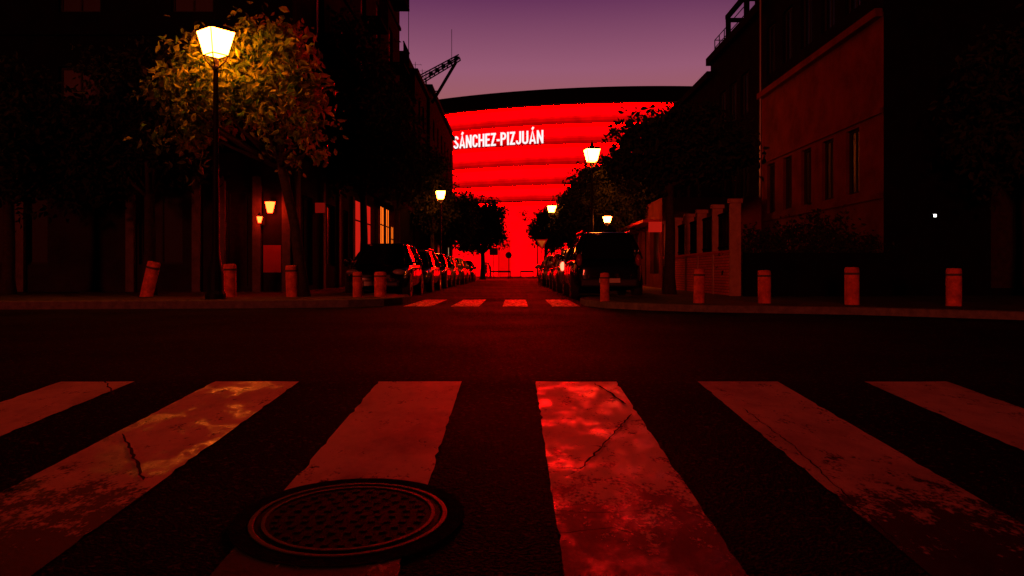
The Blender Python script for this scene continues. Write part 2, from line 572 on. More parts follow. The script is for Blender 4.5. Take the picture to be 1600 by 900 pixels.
# a little irregularity: kerb stones are never dead straight
def refine(line, step=1.0, amp=.012, seed=1):
    rnd = random.Random(seed)
    out = [line[0]]
    for a, b in zip(line, line[1:]):
        L = math.dist(a, b)
        n = max(1, min(40, int(L / step)))
        for i in range(1, n + 1):
            t = i / n
            out.append((a[0] + (b[0] - a[0]) * t + rnd.uniform(-amp, amp), a[1] + (b[1] - a[1]) * t + rnd.uniform(-amp, amp)))
    return out
left_line = refine(left_line, seed=1)
right_line = refine(right_line, seed=2)
LZ, RZ = .155, .125
li = kerb('kerb', left_line, 1, LZ)
ri = kerb('kerb', right_line, -1, RZ)
poly_solid('pavement', li + [(-60, 84)], -.05, LZ - .004, M['paving'])
poly_solid('pavement', list(reversed(ri)) + [(60, 5.8)] if False else [(60, 84)] + list(reversed(ri)), -.05, RZ - .004, M['paving'])
b = MB(); b.box(-90, 110, 84.0, 84.25, -.05, .16)
tag(b.build('kerb', M['kerb']), kind='structure')
b = MB(); b.box(-90, 110, 84.25, 230, -.05, .15)
tag(b.build('plaza', M['paving']), kind='structure')

# ------------------------------------------------------------------ zebra crossings
def stripe(xl_far, xr_far, xl_near, xr_near, y_far, y_near, m, dz=.006, seed=0):
    rnd = random.Random(seed)
    n = 70
    ys = [y_near + (y_far - y_near) * i / n for i in range(n + 1)]
    b = MB()
    vs, fs = [], []
    for i, y in enumerate(ys):
        t = i / n
        a = xl_near + (xl_far - xl_near) * t + rnd.choice((0, 0, 1)) * rnd.uniform(-.004, .012)
        c = xr_near + (xr_far - xr_near) * t - rnd.choice((0, 0, 1)) * rnd.uniform(-.004, .012)
        for k in range(4):
            yy = y + (rnd.uniform(-.008, .008) if i in (0, n) else 0)
            vs.append((a + (c - a) * k / 3, yy, gz(y) + dz))
    for i in range(n):
        for k in range(3):
            q = i * 4 + k
            fs.append((q, q + 1, q + 5, q + 4))
    b.add(vs, fs)
    o = b.build('zebra_stripe', m)
    tag(o, kind='structure')
    return o
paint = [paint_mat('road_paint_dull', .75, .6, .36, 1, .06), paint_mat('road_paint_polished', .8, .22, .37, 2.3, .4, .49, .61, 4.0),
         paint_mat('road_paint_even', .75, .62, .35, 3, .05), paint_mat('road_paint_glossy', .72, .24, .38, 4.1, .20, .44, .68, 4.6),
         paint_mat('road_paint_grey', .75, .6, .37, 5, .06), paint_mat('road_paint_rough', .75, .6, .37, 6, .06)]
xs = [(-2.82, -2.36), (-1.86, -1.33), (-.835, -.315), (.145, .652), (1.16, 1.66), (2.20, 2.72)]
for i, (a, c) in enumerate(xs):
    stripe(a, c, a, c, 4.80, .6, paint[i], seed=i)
far_m = paint_mat('far_road_paint', .8, .6, .50, 8, .08)
for i, (a, c) in enumerate([(-2.17, -1.62), (-1.22, -.66), (-.19, .32), (.80, 1.36)]):
    stripe(a + .02, c + .02, a, c, 19.0, 15.3, far_m, seed=20 + i)

def crack(pts, w, seed):
    """a jagged crack line laid over the paint"""
    rnd = random.Random(seed)
    pl = []
    for a, c in zip(pts, pts[1:]):
        n = max(3, int(math.dist(a, c) / .035))
        for i in range(n):
            t = i / n
            pl.append((a[0] + (c[0] - a[0]) * t + rnd.uniform(-.006, .006), a[1] + (c[1] - a[1]) * t + rnd.uniform(-.008, .008)))
    pl.append(pts[-1])
    out = []
    for i, p in enumerate(pl):
        a = Vector(pl[max(i - 1, 0)]); c = Vector(pl[min(i + 1, len(pl) - 1)])
        t = (c - a)
        t = t.normalized() if t.length > 1e-6 else Vector((1, 0))
        ww = .62 * w * rnd.uniform(.35, 1.15) * (.35 if i in (0, len(pl) - 1) else 1)
        out.append(((p[0] - t.y * ww, p[1] + t.x * ww), (p[0] + t.y * ww, p[1] - t.x * ww)))
    return out
def gp(px, py):
    k = (py - 425) / 1200
    y = .69 / k
    if y < 4.8:
        y = (.69 + .058 * 4.8) / (k + .058)
    return ((px - 800) / 1200 * y, y)
CR = [([gp(986, 650), gp(950, 690), gp(908, 736), gp(866, 735)], .008), ([gp(878, 803), gp(940, 806), gp(1010, 800), gp(1090, 804)], .007),
      ([gp(928, 601), gp(950, 614), gp(978, 634)], .012), ([gp(192, 681), gp(208, 715), gp(224, 754)], .011),
      ([gp(164, 597), gp(172, 610), gp(178, 620)], .01), ([gp(1160, 640), gp(1240, 700), gp(1330, 785), gp(1400, 850)], .005),
      ([gp(872, 838), gp(960, 830), gp(1000, 842)], .005)]
cb = MB()
for k, (pts, w) in enumerate(CR):
    q = crack(pts, w, k)
    vs, fs = [], []
    for a, c in q:
        vs += [(a[0], a[1], gz(a[1]) + .010), (c[0], c[1], gz(c[1]) + .010)]
    for i in range(len(q) - 1):
        fs.append((2 * i, 2 * i + 1, 2 * i + 3, 2 * i + 2))
    cb.add(vs, fs)
tag(cb.build('road_crack_lines', M['crack']), kind='structure')

# ------------------------------------------------------------------ manhole cover in the road
my = 2.56
mh = empty('manhole_cover', 'round iron manhole cover let into the near zebra stripe', 'manhole cover', (-.54, my, gz(my) + .002))
mh.rotation_euler = (math.atan(.058), 0, 0)
mh.scale = (.95, .95, 1)
b = MB(); b.lathe([(.40, 0), (.40, .007), (.345, .007), (.345, 0)], 64)
b.build('collar', M['collar'], mh)
b = MB()
def ring(b, r0, r1, z0, z1, n=64):
    vs = []
    for r, z in ((r0, z0), (r0, z1), (r1, z1), (r1, z0)):
        for k in range(n):
            a = 2 * PI * k / n
            vs.append((r * math.cos(a), r * math.sin(a), z))
    fs = []
    for i in range(4):
        for k in range(n):
            k2 = (k + 1) % n
            fs.append((i * n + k, i * n + k2, ((i + 1) % 4) * n + k2, ((i + 1) % 4) * n + k))
    b.add(vs, fs)
ring(b, .322, .341, 0, .009)
b.build('rim', M['iron_rim'], mh, bevel=.003)
b = MB(); b.lathe([(.316, .0), (.316, .006), (.30, .007), (.001, .007)], 64)
for rr, k in ((.05, 6), (.10, 12), (.15, 18), (.20, 24), (.25, 30)):
    for i in range(k):
        a = 2 * PI * i / k
        x, y = rr * math.cos(a), rr * math.sin(a)
        b.box(x - .012, x + .012, y - .012, y + .012, .0065, .0095)
lid = b.build('lid', M['iron'], mh)
b = MB(); ring(b, .285, .297, .005, .0095)
b.build('inner_ring', M['iron_rim'], lid)

# ------------------------------------------------------------------ stadium
SC, SR = (20, 166), 60.
st = empty('stadium', 'huge round stadium with glowing red backlit facade at the end of the street', 'stadium', (SC[0], SC[1], .14))
def band(name, r0, z0, r1, z1, m, a0=R(-172), a1=R(-8), n=96, thick=None):
    b = MB()
    vs, fs = [], []
    prof = [(r0, z0), (r1, z1)] if thick is None else [(r0, z0), (r1, z1), (r1 - thick, z1), (r0 - thick, z0)]
    for r, z in prof:
        for k in range(n + 1):
            a = a0 + (a1 - a0) * k / n
            vs.append((r * math.cos(a), r * math.sin(a), z - .14))
    rows = len(prof)
    for i in range(rows - 1 if thick is None else rows):
        j = (i + 1) % rows
        for k in range(n):
            fs.append((i * (n + 1) + k, i * (n + 1) + k + 1, j * (n + 1) + k + 1, j * (n + 1) + k))
    b.add(vs, fs)
    return b.build(name, m, st)
levels = [24.1, 21.35, 18.55, 15.7, 12.9, 10.7]
for hi, lo in zip(levels, levels[1:]):
    h = hi - lo
    f = band('facade_panel', SR + .05, hi - .05, SR - .10, lo + h * .42, M['panel'])
    g = band('added_light_strip', SR + .075, hi - .06, SR + .075, hi - .46, M['added_red_light']); g.parent = f
    g = band('upper_fade', SR - .10, lo + h * .42, SR - .06, lo + h * .31, M['fade_0']); g.parent = f
    g = band('middle_fade', SR - .06, lo + h * .31, SR - .0, lo + h * .17, M['fade_a']); g.parent = f
    g = band('lower_fade', SR - .0, lo + h * .17, SR + .06, lo + .03, M['fade_b']); g.parent = f
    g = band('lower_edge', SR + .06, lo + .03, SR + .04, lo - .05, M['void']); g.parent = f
band('base_panel', SR + .03, 10.6, SR - .0, .15, M['panel'])
band('added_light_strip', SR + .06, 10.5, SR + .06, 10.1, M['added_red_light'])
band('ledge', SR + .25, 10.75, SR + .25, 10.58, M['sign_dark'], thick=.3)
band('roof_rim', SR + 1.6, 23.9, SR + 2.2, 25.85, M['void'], thick=1.2)
b = MB()
n = 96
vs = [((SR + rr) * math.cos(R(-172) + R(164) * k / n) for rr in ()) for k in ()]
for i, (r0, r1, z) in enumerate(((SR - 8, SR + 1.7, 26.0),)):
    vs, fs = [], []
    for r, zz in ((SR + 1.2, 23.98), (SR - .3, 23.98)):
        for k in range(n + 1):
            a = R(-172) + R(164) * k / n
            vs.append((r * math.cos(a), r * math.sin(a), zz - .14))
    for k in range(n):
        fs.append((k, k + 1, n + 2 + k, n + 1 + k))
    b.add(vs, fs)
b.build('soffit', M['void'], st)
# gate in the base wall: leaf, posts and lintel, their red light put in as emission
M['gate'] = mat('gate_glow', (.3, .02, .02), .5, emit=RED, es=.60)
M['gate_leaf'] = mat('gate_leaf_glow', (.3, .02, .02), .5, emit=RED, es=.76)
def on_wall(px, out):
    a = math.atan2(-math.sqrt(SR ** 2 - (px - SC[0]) ** 2), px - SC[0])
    return (SR + out) * math.cos(a), (SR + out) * math.sin(a), a + PI / 2
gx, gy, ga = on_wall(-1.05, .14)
def gate_piece(name, x0, x1, z0, z1, m, d=.1):
    b = MB(); b.box(x0, x1, -d, d * .3, z0, z1)
    o = b.build(name, m, st)
    o.location = (gx, gy, 0); o.rotation_euler = (0, 0, ga)
for x in (-.85, .85):
    gate_piece('gate_post', x - .16, x + .16, .01, 4.9, M['gate'])
gate_piece('gate_lintel', -1.9, 1.05, 4.91, 5.2, M['gate'], .14)
gate_piece('gate_leaf', -.68, .68, .01, 4.9, M['gate_leaf'], .03)
# lettering: bold condensed capitals bent round the facade
def arc(cx, cy, rx, ry, a0, a1, n=7):
    return [(cx + rx * math.cos(R(a0 + (a1 - a0) * i / n)), cy + ry * math.sin(R(a0 + (a1 - a0) * i / n))) for i in range(n + 1)]
TH = .148
h_ = TH / 2
GL = {
 'S': (.50, [arc(.25, .745, .25 - h_, .255 - h_, 0, 180)[:] + arc(.25, .745, .25 - h_, .25 - h_, 180, 250, 3)[1:] + arc(.25, .255, .25 - h_, .25 - h_, 70, 0, 3) + arc(.25, .255, .25 - h_, .255 - h_, 0, -180)[1:]]),
 'A': (.56, [[(h_ * .8, 0), (.28, 1.0 - h_ * .2), (.56 - h_ * .8, 0)], [(.13, .24), (.43, .24)]]),
 'N': (.54, [[(h_, 0), (h_, 1)], [(.54 - h_, 0), (.54 - h_, 1)], [(h_ * 1.1, .93), (.54 - h_ * 1.1, .07)]]),
 'C': (.50, [arc(.25, .72, .25 - h_, .28 - h_, -8, 180) + arc(.25, .28, .25 - h_, .28 - h_, 180, 368)]),
 'H': (.54, [[(h_, 0), (h_, 1)], [(.54 - h_, 0), (.54 - h_, 1)], [(h_, .52), (.54 - h_, .52)]]),
 'E': (.42, [[(h_, 0), (h_, 1)], [(h_, 1 - h_), (.42, 1 - h_)], [(h_, .52), (.38, .52)], [(h_, h_), (.42, h_)]]),
 'Z': (.46, [[(0, 1 - h_), (.46, 1 - h_)], [(.36, .93), (.10, .07)], [(0, h_), (.46, h_)]]),
 '-': (.26, [[(0, .42), (.26, .42)]]),
 'P': (.50, [[(h_, 0), (h_, 1)], [(h_, 1 - h_), (.26, 1 - h_)] + arc(.26, .71, .24 - h_, .29 - h_, 90, -90)[1:] + [(h_, .42 + h_)]]),
 'I': (TH, [[(h_, 0), (h_, 1)]]),
 'J': (.44, [[(.44 - h_, 1), (.44 - h_, .24)] + arc(.22, .24, .22 - h_, .24 - h_, 0, -180)[1:] + [(h_, .30)]]),
 'U': (.53, [[(h_, 1), (h_, .26)] + arc(.265, .26, .265 - h_, .26 - h_, 180, 360)[1:] + [(.53 - h_, 1)]]),
}
lm = MB()
pen = 0.
for ch in 'SÁNCHEZ-PIZJUÁN':
    base = 'A' if ch == 'Á' else ch
    w, strokes = GL[base]
    strokes = list(strokes)
    if ch == 'Á':
        strokes.append([(.24, 1.08), (.36, 1.27)])
    for st_ in strokes:
        # split long straight runs so that they bend with the wall
        L_, R_ = offset(st_, h_), offset(st_, -h_)
        k = len(st_)
        vs = [(x + pen, y, z) for (x, y) in L_ for z in (0, .1)] + [(x + pen, y, z) for (x, y) in R_ for z in (0, .1)]
        fs = []
        for q in range(k - 1):
            a, c, d, e = 2 * q, 2 * (q + 1), 2 * k + 2 * (q + 1), 2 * k + 2 * q
            fs += [(a + 1, c + 1, d + 1, e + 1), (a, e, d, c), (a, c, c + 1, a + 1), (e, e + 1, d + 1, d)]
        fs += [(0, 1, 2 * k + 1, 2 * k), (2 * k - 2, 4 * k - 2, 4 * k - 1, 2 * k - 1)]
        lm.add(vs, fs)
    pen += w + .085
tme = lm.mesh('lettering')
CAP = 1.84
xsv = [v.co.x for v in tme.vertices]
x0, x1 = min(xsv), max(xsv)
# left and right ends of the word on the facade
def ang(px):
    # angle on the circle where the sight line through world direction px meets it (nearest side)
    d = Vector(((px - 800) / 1200, 1)).normalized()
    c = Vector(SC)
    t = d.dot(c) - math.sqrt(max(0, d.dot(c) ** 2 - c.length_squared + (SR + .35) ** 2))
    p = d * t - c
    return math.atan2(p.y, p.x)
aL, aR = ang(709), ang(849)
for v in tme.vertices:
    t = (v.co.x - x0) / (x1 - x0)
    a = aL + (aR - aL) * t
    r = SR + .35 + v.co.z
    v.co = Vector((r * math.cos(a), r * math.sin(a), 18.75 + v.co.y * CAP - .14))
tme.materials.append(M['letters'])
lo_ = bpy.data.objects.new('lettering', tme)
col.objects.link(lo_)
lo_.parent = st

# ------------------------------------------------------------------ buildings
def facade(wall, O, u, n_in, width, z0, z1, ops, depth=.16):
    """a wall with real openings; u runs along it, n_in points into the house"""
    O, u, n_in = Vector(O), Vector(u), Vector(n_in)
    us = sorted({0., width} | {q for o in ops for q in (o[0], o[1])})
    zs = sorted({z0, z1} | {q for o in ops for q in (o[2], o[3])})
    P = lambda a, z, d=0.: O + u * a + n_in * d + Vector((0, 0, z))
    for i in range(len(us) - 1):
        for j in range(len(zs) - 1):
            cu, cz = (us[i] + us[i + 1]) / 2, (zs[j] + zs[j + 1]) / 2
            if any(o[0] < cu < o[1] and o[2] < cz < o[3] for o in ops):
                continue
            wall.add([P(us[i], zs[j]), P(us[i + 1], zs[j]), P(us[i + 1], zs[j + 1]), P(us[i], zs[j + 1])], [(0, 1, 2, 3)])
    for o in ops:
        c = [(o[0], o[2]), (o[1], o[2]), (o[1], o[3]), (o[0], o[3])]
        for k in range(4):
            a, d = c[k], c[(k + 1) % 4]
            wall.add([P(*a), P(*d), P(*d, depth), P(*a, depth)], [(0, 1, 2, 3)])

WIN = {}
def window(parent, O, u, n_in, o, style='window', depth=.16):
    """frame + pane set back in the opening o"""
    w, h = round(o[1] - o[0], 3), round(o[3] - o[2], 3)
    key = (w, h, style)
    if key not in WIN:
        f, p = MB(), MB()
        t = .06
        f.box(-w / 2, -w / 2 + t, 0, .06, 0, h); f.box(w / 2 - t, w / 2, 0, .06, 0, h)
        f.box(-w / 2 + t, w / 2 - t, 0, .06, 0, t); f.box(-w / 2 + t, w / 2 - t, 0, .06, h - t, h)
        f.box(-.025, .025, .004, .055, t, h - t)
        if style == 'shop':
            f.box(-w / 2 + t, w / 2 - t, .005, .05, h * .72, h * .72 + .05)
        p.box(-w / 2 + t * .5, w / 2 - t * .5, .035, .045, t * .5, h - t * .5)
        fm, pm = f.mesh('window'), p.mesh('pane')
        fm.materials.append(M['frame'])
        WIN[key] = (fm, pm, {})
    fm, pm, var = WIN[key]
    O, u, n_in = Vector(O), Vector(u), Vector(n_in)
    wo = bpy.data.objects.new('window', fm)
    col.objects.link(wo)
    wo.parent = parent
    pos = O + u * ((o[0] + o[1]) / 2) + n_in * (depth - .065)
    wo.location = (pos.x, pos.y, o[2])
    wo.rotation_euler = (0, 0, math.atan2(n_in.y, n_in.x) - PI / 2)
    g = o[4] if len(o) > 4 else 'glass'
    if g not in var:
        q = pm.copy(); q.materials.append(M[g]); var[g] = q
    po = bpy.data.objects.new('pane', var[g])
    col.objects.link(po)
    po.parent = wo
    return wo

def building(label, x0, x1, y0, y1, h, wall_m, front=(), side=(), side_x='right', parapet=.5, zb=.05, cornice=True, upper=None):
    """x0..x1, y0..y1 in world; front is the face towards -Y, side the face along the street"""
    root = empty('building', label, 'building', ((x0 + x1) / 2, (y0 + y1) / 2, 0))
    ox, oy = (x0 + x1) / 2, (y0 + y1) / 2
    X0, X1, Y0, Y1 = x0 - ox, x1 - ox, y0 - oy, y1 - oy
    wall = MB()
    fO, fu, fn = (X0, Y0, 0), (1, 0, 0), (0, 1, 0)
    wh_ = upper[0] if upper else h
    if not (upper and len(upper) > 2):
        facade(wall, fO, fu, fn, x1 - x0, zb, wh_, [o for o in front if o[2] < wh_])
    if side_x == 'right':
        sO, su, sn = (X1, Y0, 0), (0, 1, 0), (-1, 0, 0)
        ox_ = X0
    else:
        sO, su, sn = (X0, Y0, 0), (0, 1, 0), (1, 0, 0)
        ox_ = X1
    facade(wall, sO, su, sn, y1 - y0, zb, wh_, [o for o in side if o[2] < wh_])
    wall.add([(X0, Y1, zb), (X1, Y1, zb), (X1, Y1, h), (X0, Y1, h)], [(3, 2, 1, 0)])
    wall.add([(ox_, Y0, zb), (ox_, Y1, zb), (ox_, Y1, h), (ox_, Y0, h)], [(0, 1, 2, 3)])
    wall.build('wall', wall_m, root)
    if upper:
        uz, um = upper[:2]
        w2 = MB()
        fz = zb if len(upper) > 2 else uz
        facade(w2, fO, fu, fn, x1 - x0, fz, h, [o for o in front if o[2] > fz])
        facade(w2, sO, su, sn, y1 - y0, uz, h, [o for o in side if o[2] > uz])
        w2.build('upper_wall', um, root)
    rb = MB()
    rb.box(X0 + .01, X1 - .01, Y0 + .01, Y1 - .01, h - parapet - .1, h - parapet)
    rb.build('roof', M['roof'], root)
    if cornice:
        c = MB()
        s = X1 if side_x == 'right' else X0
        e = .22 if side_x == 'right' else -.22
        lo, hi = min(s - e * .02, s + e), max(s - e * .02, s + e)
        c.box(lo, hi, Y0 - .22, Y1, h - .28, h + .04)
        c.box(X0, min(lo, X1) if side_x == 'right' else X1, Y0 - .22, Y0 - .003, h - .28, h + .04) if side_x == 'right' else c.box(hi, X1, Y0 - .22, Y0 - .003, h - .28, h + .04)
        c.build('cornice', wall_m if not upper else upper[1], root)
    for o in front:
        window(root, fO, fu, fn, o)
    for o in side:
        lit = len(o) > 4 and o[4].startswith('shop')
        window(root, sO, su, sn, o, 'shop' if lit else 'window', .05 if lit else .16)
    # dark rooms behind the panes
    core = MB()
    core.box(X0 + .35, X1 - .35, Y0 + .35, Y1 - .35, zb, h - parapet - .12)
    core.build('interior', M['sign_dark'], root)
    return root

def grid(w, n, z_list, ww, margin=1.2, g='glass'):
    out = []
    for i in range(n):
        c = margin + (w - 2 * margin) * (i + .5) / n
        for z, h in z_list:
            out.append((c - ww / 2, c + ww / 2, z, z + h, g))
    return out

# left corner house (front to the crossing street, side along the street)
up = [(4.6, 1.7), (7.8, 1.7), (11.0, 1.7), (14.2, 1.7), (17.4, 1.7)]
fr = grid(24, 7, up, 1.15)
fr += [(22.2, 23.2, .25, 2.9, 'door'), (19.8, 21.0, .9, 2.8, 'shutter'), (15.5, 17.3, .9, 2.8, 'shutter'), (11.6, 13.4, .9, 2.8, 'shutter'), (7.0, 8.6, .9, 2.8, 'shutter')]
sd = grid(20, 5, up, 1.15)
sd += [(1.0, 2.1, .3, 2.9, 'door'), (3.6, 5.0, .9, 2.9, 'glass'), (6.3, 7.1, .9, 2.9, 'glass'), (8.3, 11.7, .5, 3.5, 'shop_red_glow'), (13.9, 15.0, .5, 3.75, 'shop_light'), (15.5, 16.5, .5, 3.75, 'shop_light'), (17.0, 17.9, .5, 3.0, 'shop_light'), (18.6, 19.3, .5, 2.6, 'shop_red_glow')]  # wide red pane glows in place of a lamp-lit red wall
bA = building('dark corner apartment house left of the street, lamps glowing by its door', -30, -6, 21, 41, 22.5, M['plaster_dark'], fr, sd, 'right', upper=(4.05, M['wall_shade']))
oxA, oyA = -18, 31
for x in (-6.15, -6.95, -7.93, -8.6, -10.4, -13.4):
    p = MB(); p.box(x - .11 - oxA, x + .11 - oxA, -10.12, -10.0, .1, 3.3)
    p.build('pilaster', M['stone'], bA)
for y in (21.3, 24.2, 26.4, 28.7, 34.1, 40.2):
    p = MB(); p.box(12.0, 12.1, y - .14 - oyA, y + .14 - oyA, .1, 3.5)
    p.build('pilaster', M['stone'], bA)
p = MB(); p.box(12.0, 12.28, 23.4 - oyA, 23.5 - oyA, 2.5, 2.8)
p.build('lit_sign', M['sign_glow'], bA)
p = MB(); p.box(12.002, 12.9, 34.3 - oyA, 39.6 - oyA, 3.95, 4.05)
for k in range(14):
    y = 34.4 + k * .38 - oyA
    p.add([(12.9, y, 4.05), (12.9, y + .36, 4.05), (12.9, y + .18, 3.72)], [(0, 1, 2)])
p.build('shop_canopy', M['shutter'], bA)
p = MB(); p.box(-6.78 - oxA, -6.30 - oxA, -10.06, -10.01, .68, 1.42)
p.build('notice_panel', M['plaster_red'], bA)
p = MB()
for z in (4.3, 7.5, 10.7, 13.9, 17.1):
    p.box(-12, 12.0, -10.09, -10.003, z - .35, z - .2)
    p.box(12.003, 12.09, -10.09, 10, z - .35, z - .2)
p.build('string_course', M['wall_shade'], bA)
for k, z in enumerate((4.3, 7.5, 10.7, 13.9)):
    for yb in (24.4, 31.0, 37.6):
        p = MB()
        y = yb - oyA
        p.box(12.10, 12.85, y - 1.0, y + 1.0, z - .12, z)
        for q in range(14):
            yy = y - 1 + q * 2 / 13
            p.box(12.82, 12.84, yy - .01, yy + .01, z, z + .95)
        p.box(12.80, 12.86, y - 1.02, y + 1.02, z + .95, z + 1.0)
        p.build('balcony', M['black_metal'], bA)

building('low dark house between the tall corner block and the next roofs', -30, -6.3, 41.02, 49, 11.0, M['wall_shade'], (), grid(7.98, 2, [(4.4, 1.6), (7.6, 1.6)], 1.1), 'right')
bB = building('dark house with aerials and a stair box on its roof, left of the stadium', -30, -6.2, 49.02, 56, 13.6, M['wall_shade'], (), grid(6.98, 2, [(4.4, 1.6), (7.6, 1.6), (10.6, 1.6)], 1.1), 'right')
p = MB(); p.box(9.0, 11.3, -3.2, 2.8, 13.1, 14.9); p.box(11.3, 11.75, .5, 3.0, 13.1, 14.4)
p.build('stair_box', M['wall_shade'], bB)
fC = grid(22, 6, [(4.5, 1.6), (7.6, 1.6), (10.7, 1.6)], 1.1) + [(2.0, 3.4, .4, 2.8, 'glass'), (6, 7.6, .4, 2.9, 'shop_red_glow'), (16.2, 17.8, .4, 3.1, 'shop_pale'), (19, 20, .4, 3.1, 'shop_red_glow')]
bC = building('long dark house whose far corner cuts into the glowing red facade', -30, -6, 56.02, 78, 14.3, M['wall_shade'], (), fC, 'right')
p = MB(); p.box(12.0, 12.05, 6.9, 8.4, .1, 3.3)
p.build('red_wall_panel', M['plaster_red'], bC)

def antenna(x, y, z, h, kind, label):
    o = empty('antenna', label, 'antenna', (x, y, z), 0, 'roof aerials')
    b = MB(); b.tube([(0, 0, 0), (0, 0, h)], [.03, .016], 6)
    b.build('mast', M['black_metal'], o)
    b = MB()
    if kind:
        b.tube([(-.45, 0, h * .86), (.45, 0, h * .86)], .012, 5)
        for k in range(kind):
            xx = -.4 + .8 * k / max(1, kind - 1)
            b.tube([(xx, -.25, h * .86), (xx, .25, h * .86)], .008, 5)
        b.build('aerial_rods', M['black_metal'], o)
    return o
antenna(-7.0, 52.0, 13.1, 9.0, 0, 'very tall thin whip aerial on the roof left of the gantry')
antenna(-7.9, 54.0, 13.1, 3.0, 4, 'short aerial with four rods beside the tall corner block')
antenna(-7.5, 54.6, 13.1, 2.5, 0, 'short bare aerial stick on the roof behind the corner block')
antenna(-6.95, 55.2, 14.3, 1.5, 3, 'stubby three rod aerial near the stair box')
antenna(-6.5, 55.6, 14.3, 1.1, 2, 'smallest aerial at the roof edge by the gantry')

# cantilevered gantry on the corner roof
g = empty('floodlight_gantry', 'black lattice floodlight gantry leaning out over the street from a roof', 'gantry', (-6.5, 57.2, 13.8))
b = MB()
A0, A1 = Vector((-.25, 0, 1.0)), Vector((2.65, 0, 2.75))
up_ = Vector((-.15, 0, .42))
for d in (Vector((0, -.3, 0)), Vector((0, .3, 0))):
    b.tube([A0 + d, A1 + d], .05, 6)
    b.tube([A0 + d + up_, A1 + d + up_ * .6], .05, 6)
    for k in range(9):
        t = k / 9; t2 = (k + .5) / 9; t3 = (k + 1) / 9
        lo = lambda q: A0.lerp(A1, q) + d
        hi = lambda q: (A0 + up_).lerp(A1 + up_ * .6, q) + d
        b.tube([lo(t), hi(t2), lo(t3)], .025, 5)
for k in range(10):
    t = k / 9
    b.tube([A0.lerp(A1, t) + Vector((0, -.3, 0)), A0.lerp(A1, t) + Vector((0, .3, 0))], .025, 5)
b.build('lattice_arm', M['black_metal'], g)
b = MB()
for d in (-.25, .25):
    b.tube([(.55, d, -.5), (2.35, d, 2.55)], .07, 6)
b.tube([(-.1, 0, .35), (1.1, 0, .35)], .05, 6)
b.build('strut', M['black_metal'], g)
b = MB(); b.tube([(-.25, 0, 0), (-.25, 0, 1.2)], .10, 8); b.tube([(.1, 0, 0), (.1, 0, 1.1)], .06, 8)
b.build('post', M['black_metal'], g)
for k in range(5):
    t = .25 + k * .16
    c = A0.lerp(A1, t)
    b = MB(); b.box(c.x - .14, c.x + .14, -.28, -.05, c.z + .05, c.z + .32)
    b.build('floodlight', M['black_metal'], g, bevel=.02)
b = MB(); b.tube([(2.0, .1, 2.4), (2.0, .1, 5.0)], .02, 5)
b.build('lightning_rod', M['black_metal'], g)

# right-hand houses
wz = [(2.9, 1.75)]
fr = grid(22, 7, [(4.4, 1.6), (7.6, 1.6), (10.8, 1.6), (14, 1.6)], 1.2) + [(2.6, 3.9, .3, 2.8, 'door'), (6, 7.4, .9, 2.8, 'shutter'), (12, 13.4, .9, 2.8, 'shutter')]
sd = []
for y in (20.3, 21.9, 23.5, 25.1, 26.7):
    a = y - 18.6
    sd += [(a - .4, a + .4, 2.75, 4.45, 'glass'), (a - .45, a + .45, 7.6, 9.3, 'glass'), (a - .45, a + .45, 11.0, 12.7, 'glass'), (a - .45, a + .45, 14.2, 15.9, 'glass')]
R1 = building('tall dark house right of the street with a patch of red light on its side', 9, 31, 18.6, 27.7, 18.5, M['plaster_rose'], fr, sd, 'left', upper=(7.0, M['wall_shade'], True))  # upper storeys and front take the near-black colour to look shaded
R2 = building('dark house with a railed roof terrace and pergola against the sky', 9, 31, 27.72, 34.8, 10.3, M['wall_shade'], (), grid(7.08, 3, [(3.6, 1.6), (6.8, 1.6)], 1.0), 'left', parapet=.2)
R3 = building('lower dark house behind the trees, right end of the stadium roof', 9, 31, 34.82, 46, 9.7, M['wall_shade'], (), grid(11.2, 4, [(3.6, 1.6), (6.6, 1.6)], 1.0), 'left')
building('long house far along the right pavement, mostly hidden by trees', 5.8, 20, 46.02, 80, 7.4, M['wall_shade'], grid(14.2, 4, [(3.4, 1.5)], 1.1), grid(34, 9, [(1.0, 1.7), (3.9, 1.5)], 1.1), 'left')
# terrace railing, pergola and stepped parapet on R2 (local origin 20, 31.26)
def loc2(x, y): return (x - 20, y - 31.26)
rl = MB()
for y in (34.65, 33.9, 33.1):
    x_, y_ = loc2(9.15, y)
    rl.tube([(x_, y_, 10.1), (x_, y_, 11.15)], .022, 6)
for x in (9.15, 9.8, 10.6, 11.4):
    x_, y_ = loc2(x, 34.65)
    rl.tube([(x_, y_, 10.1), (x_, y_, 11.15)], .022, 6)
for z in (10.45, 10.8, 11.15):
    a = loc2(9.15, 30.2); c = loc2(9.15, 34.65); d = loc2(13, 34.65)
    rl.tube([(*a, z), (*c, z)], .02, 6)
    rl.tube([(*c, z), (*d, z)], .02, 6)
rl.build('railing', M['black_metal'], R2)
pg = MB()
for y in (33.2, 30.6, 28.2):
    x_, y_ = loc2(9.35, y)
    pg.box(x_ - .09, x_ + .09, y_ - .09, y_ + .09, 10.1, 11.5)
    x2, _ = loc2(12.2, y)
    pg.box(x2 - .09, x2 + .09, y_ - .09, y_ + .09, 10.1, 11.5)
    pg.box(x_ - .1, x2 + .3, y_ - .07, y_ + .07, 11.5, 11.66)
for x in (9.35, 12.2):
    x_, y0_ = loc2(x, 33.4); _, y1_ = loc2(x, 28.0)
    pg.box(x_ - .08, x_ + .08, y1_, y0_, 11.67, 11.84)
pg.build('pergola', M['black_metal'], R2)
sp = MB()
for k in range(6):
    x_, ya = loc2(9.4, 31.6 - .62 * k)
    sp.box(x_, x_ + 3, ya - .62, ya, 10.1, 10.5 + .28 * k)
sp.build('stepped_parapet', M['wall_shade'], R2)
tm = MB()
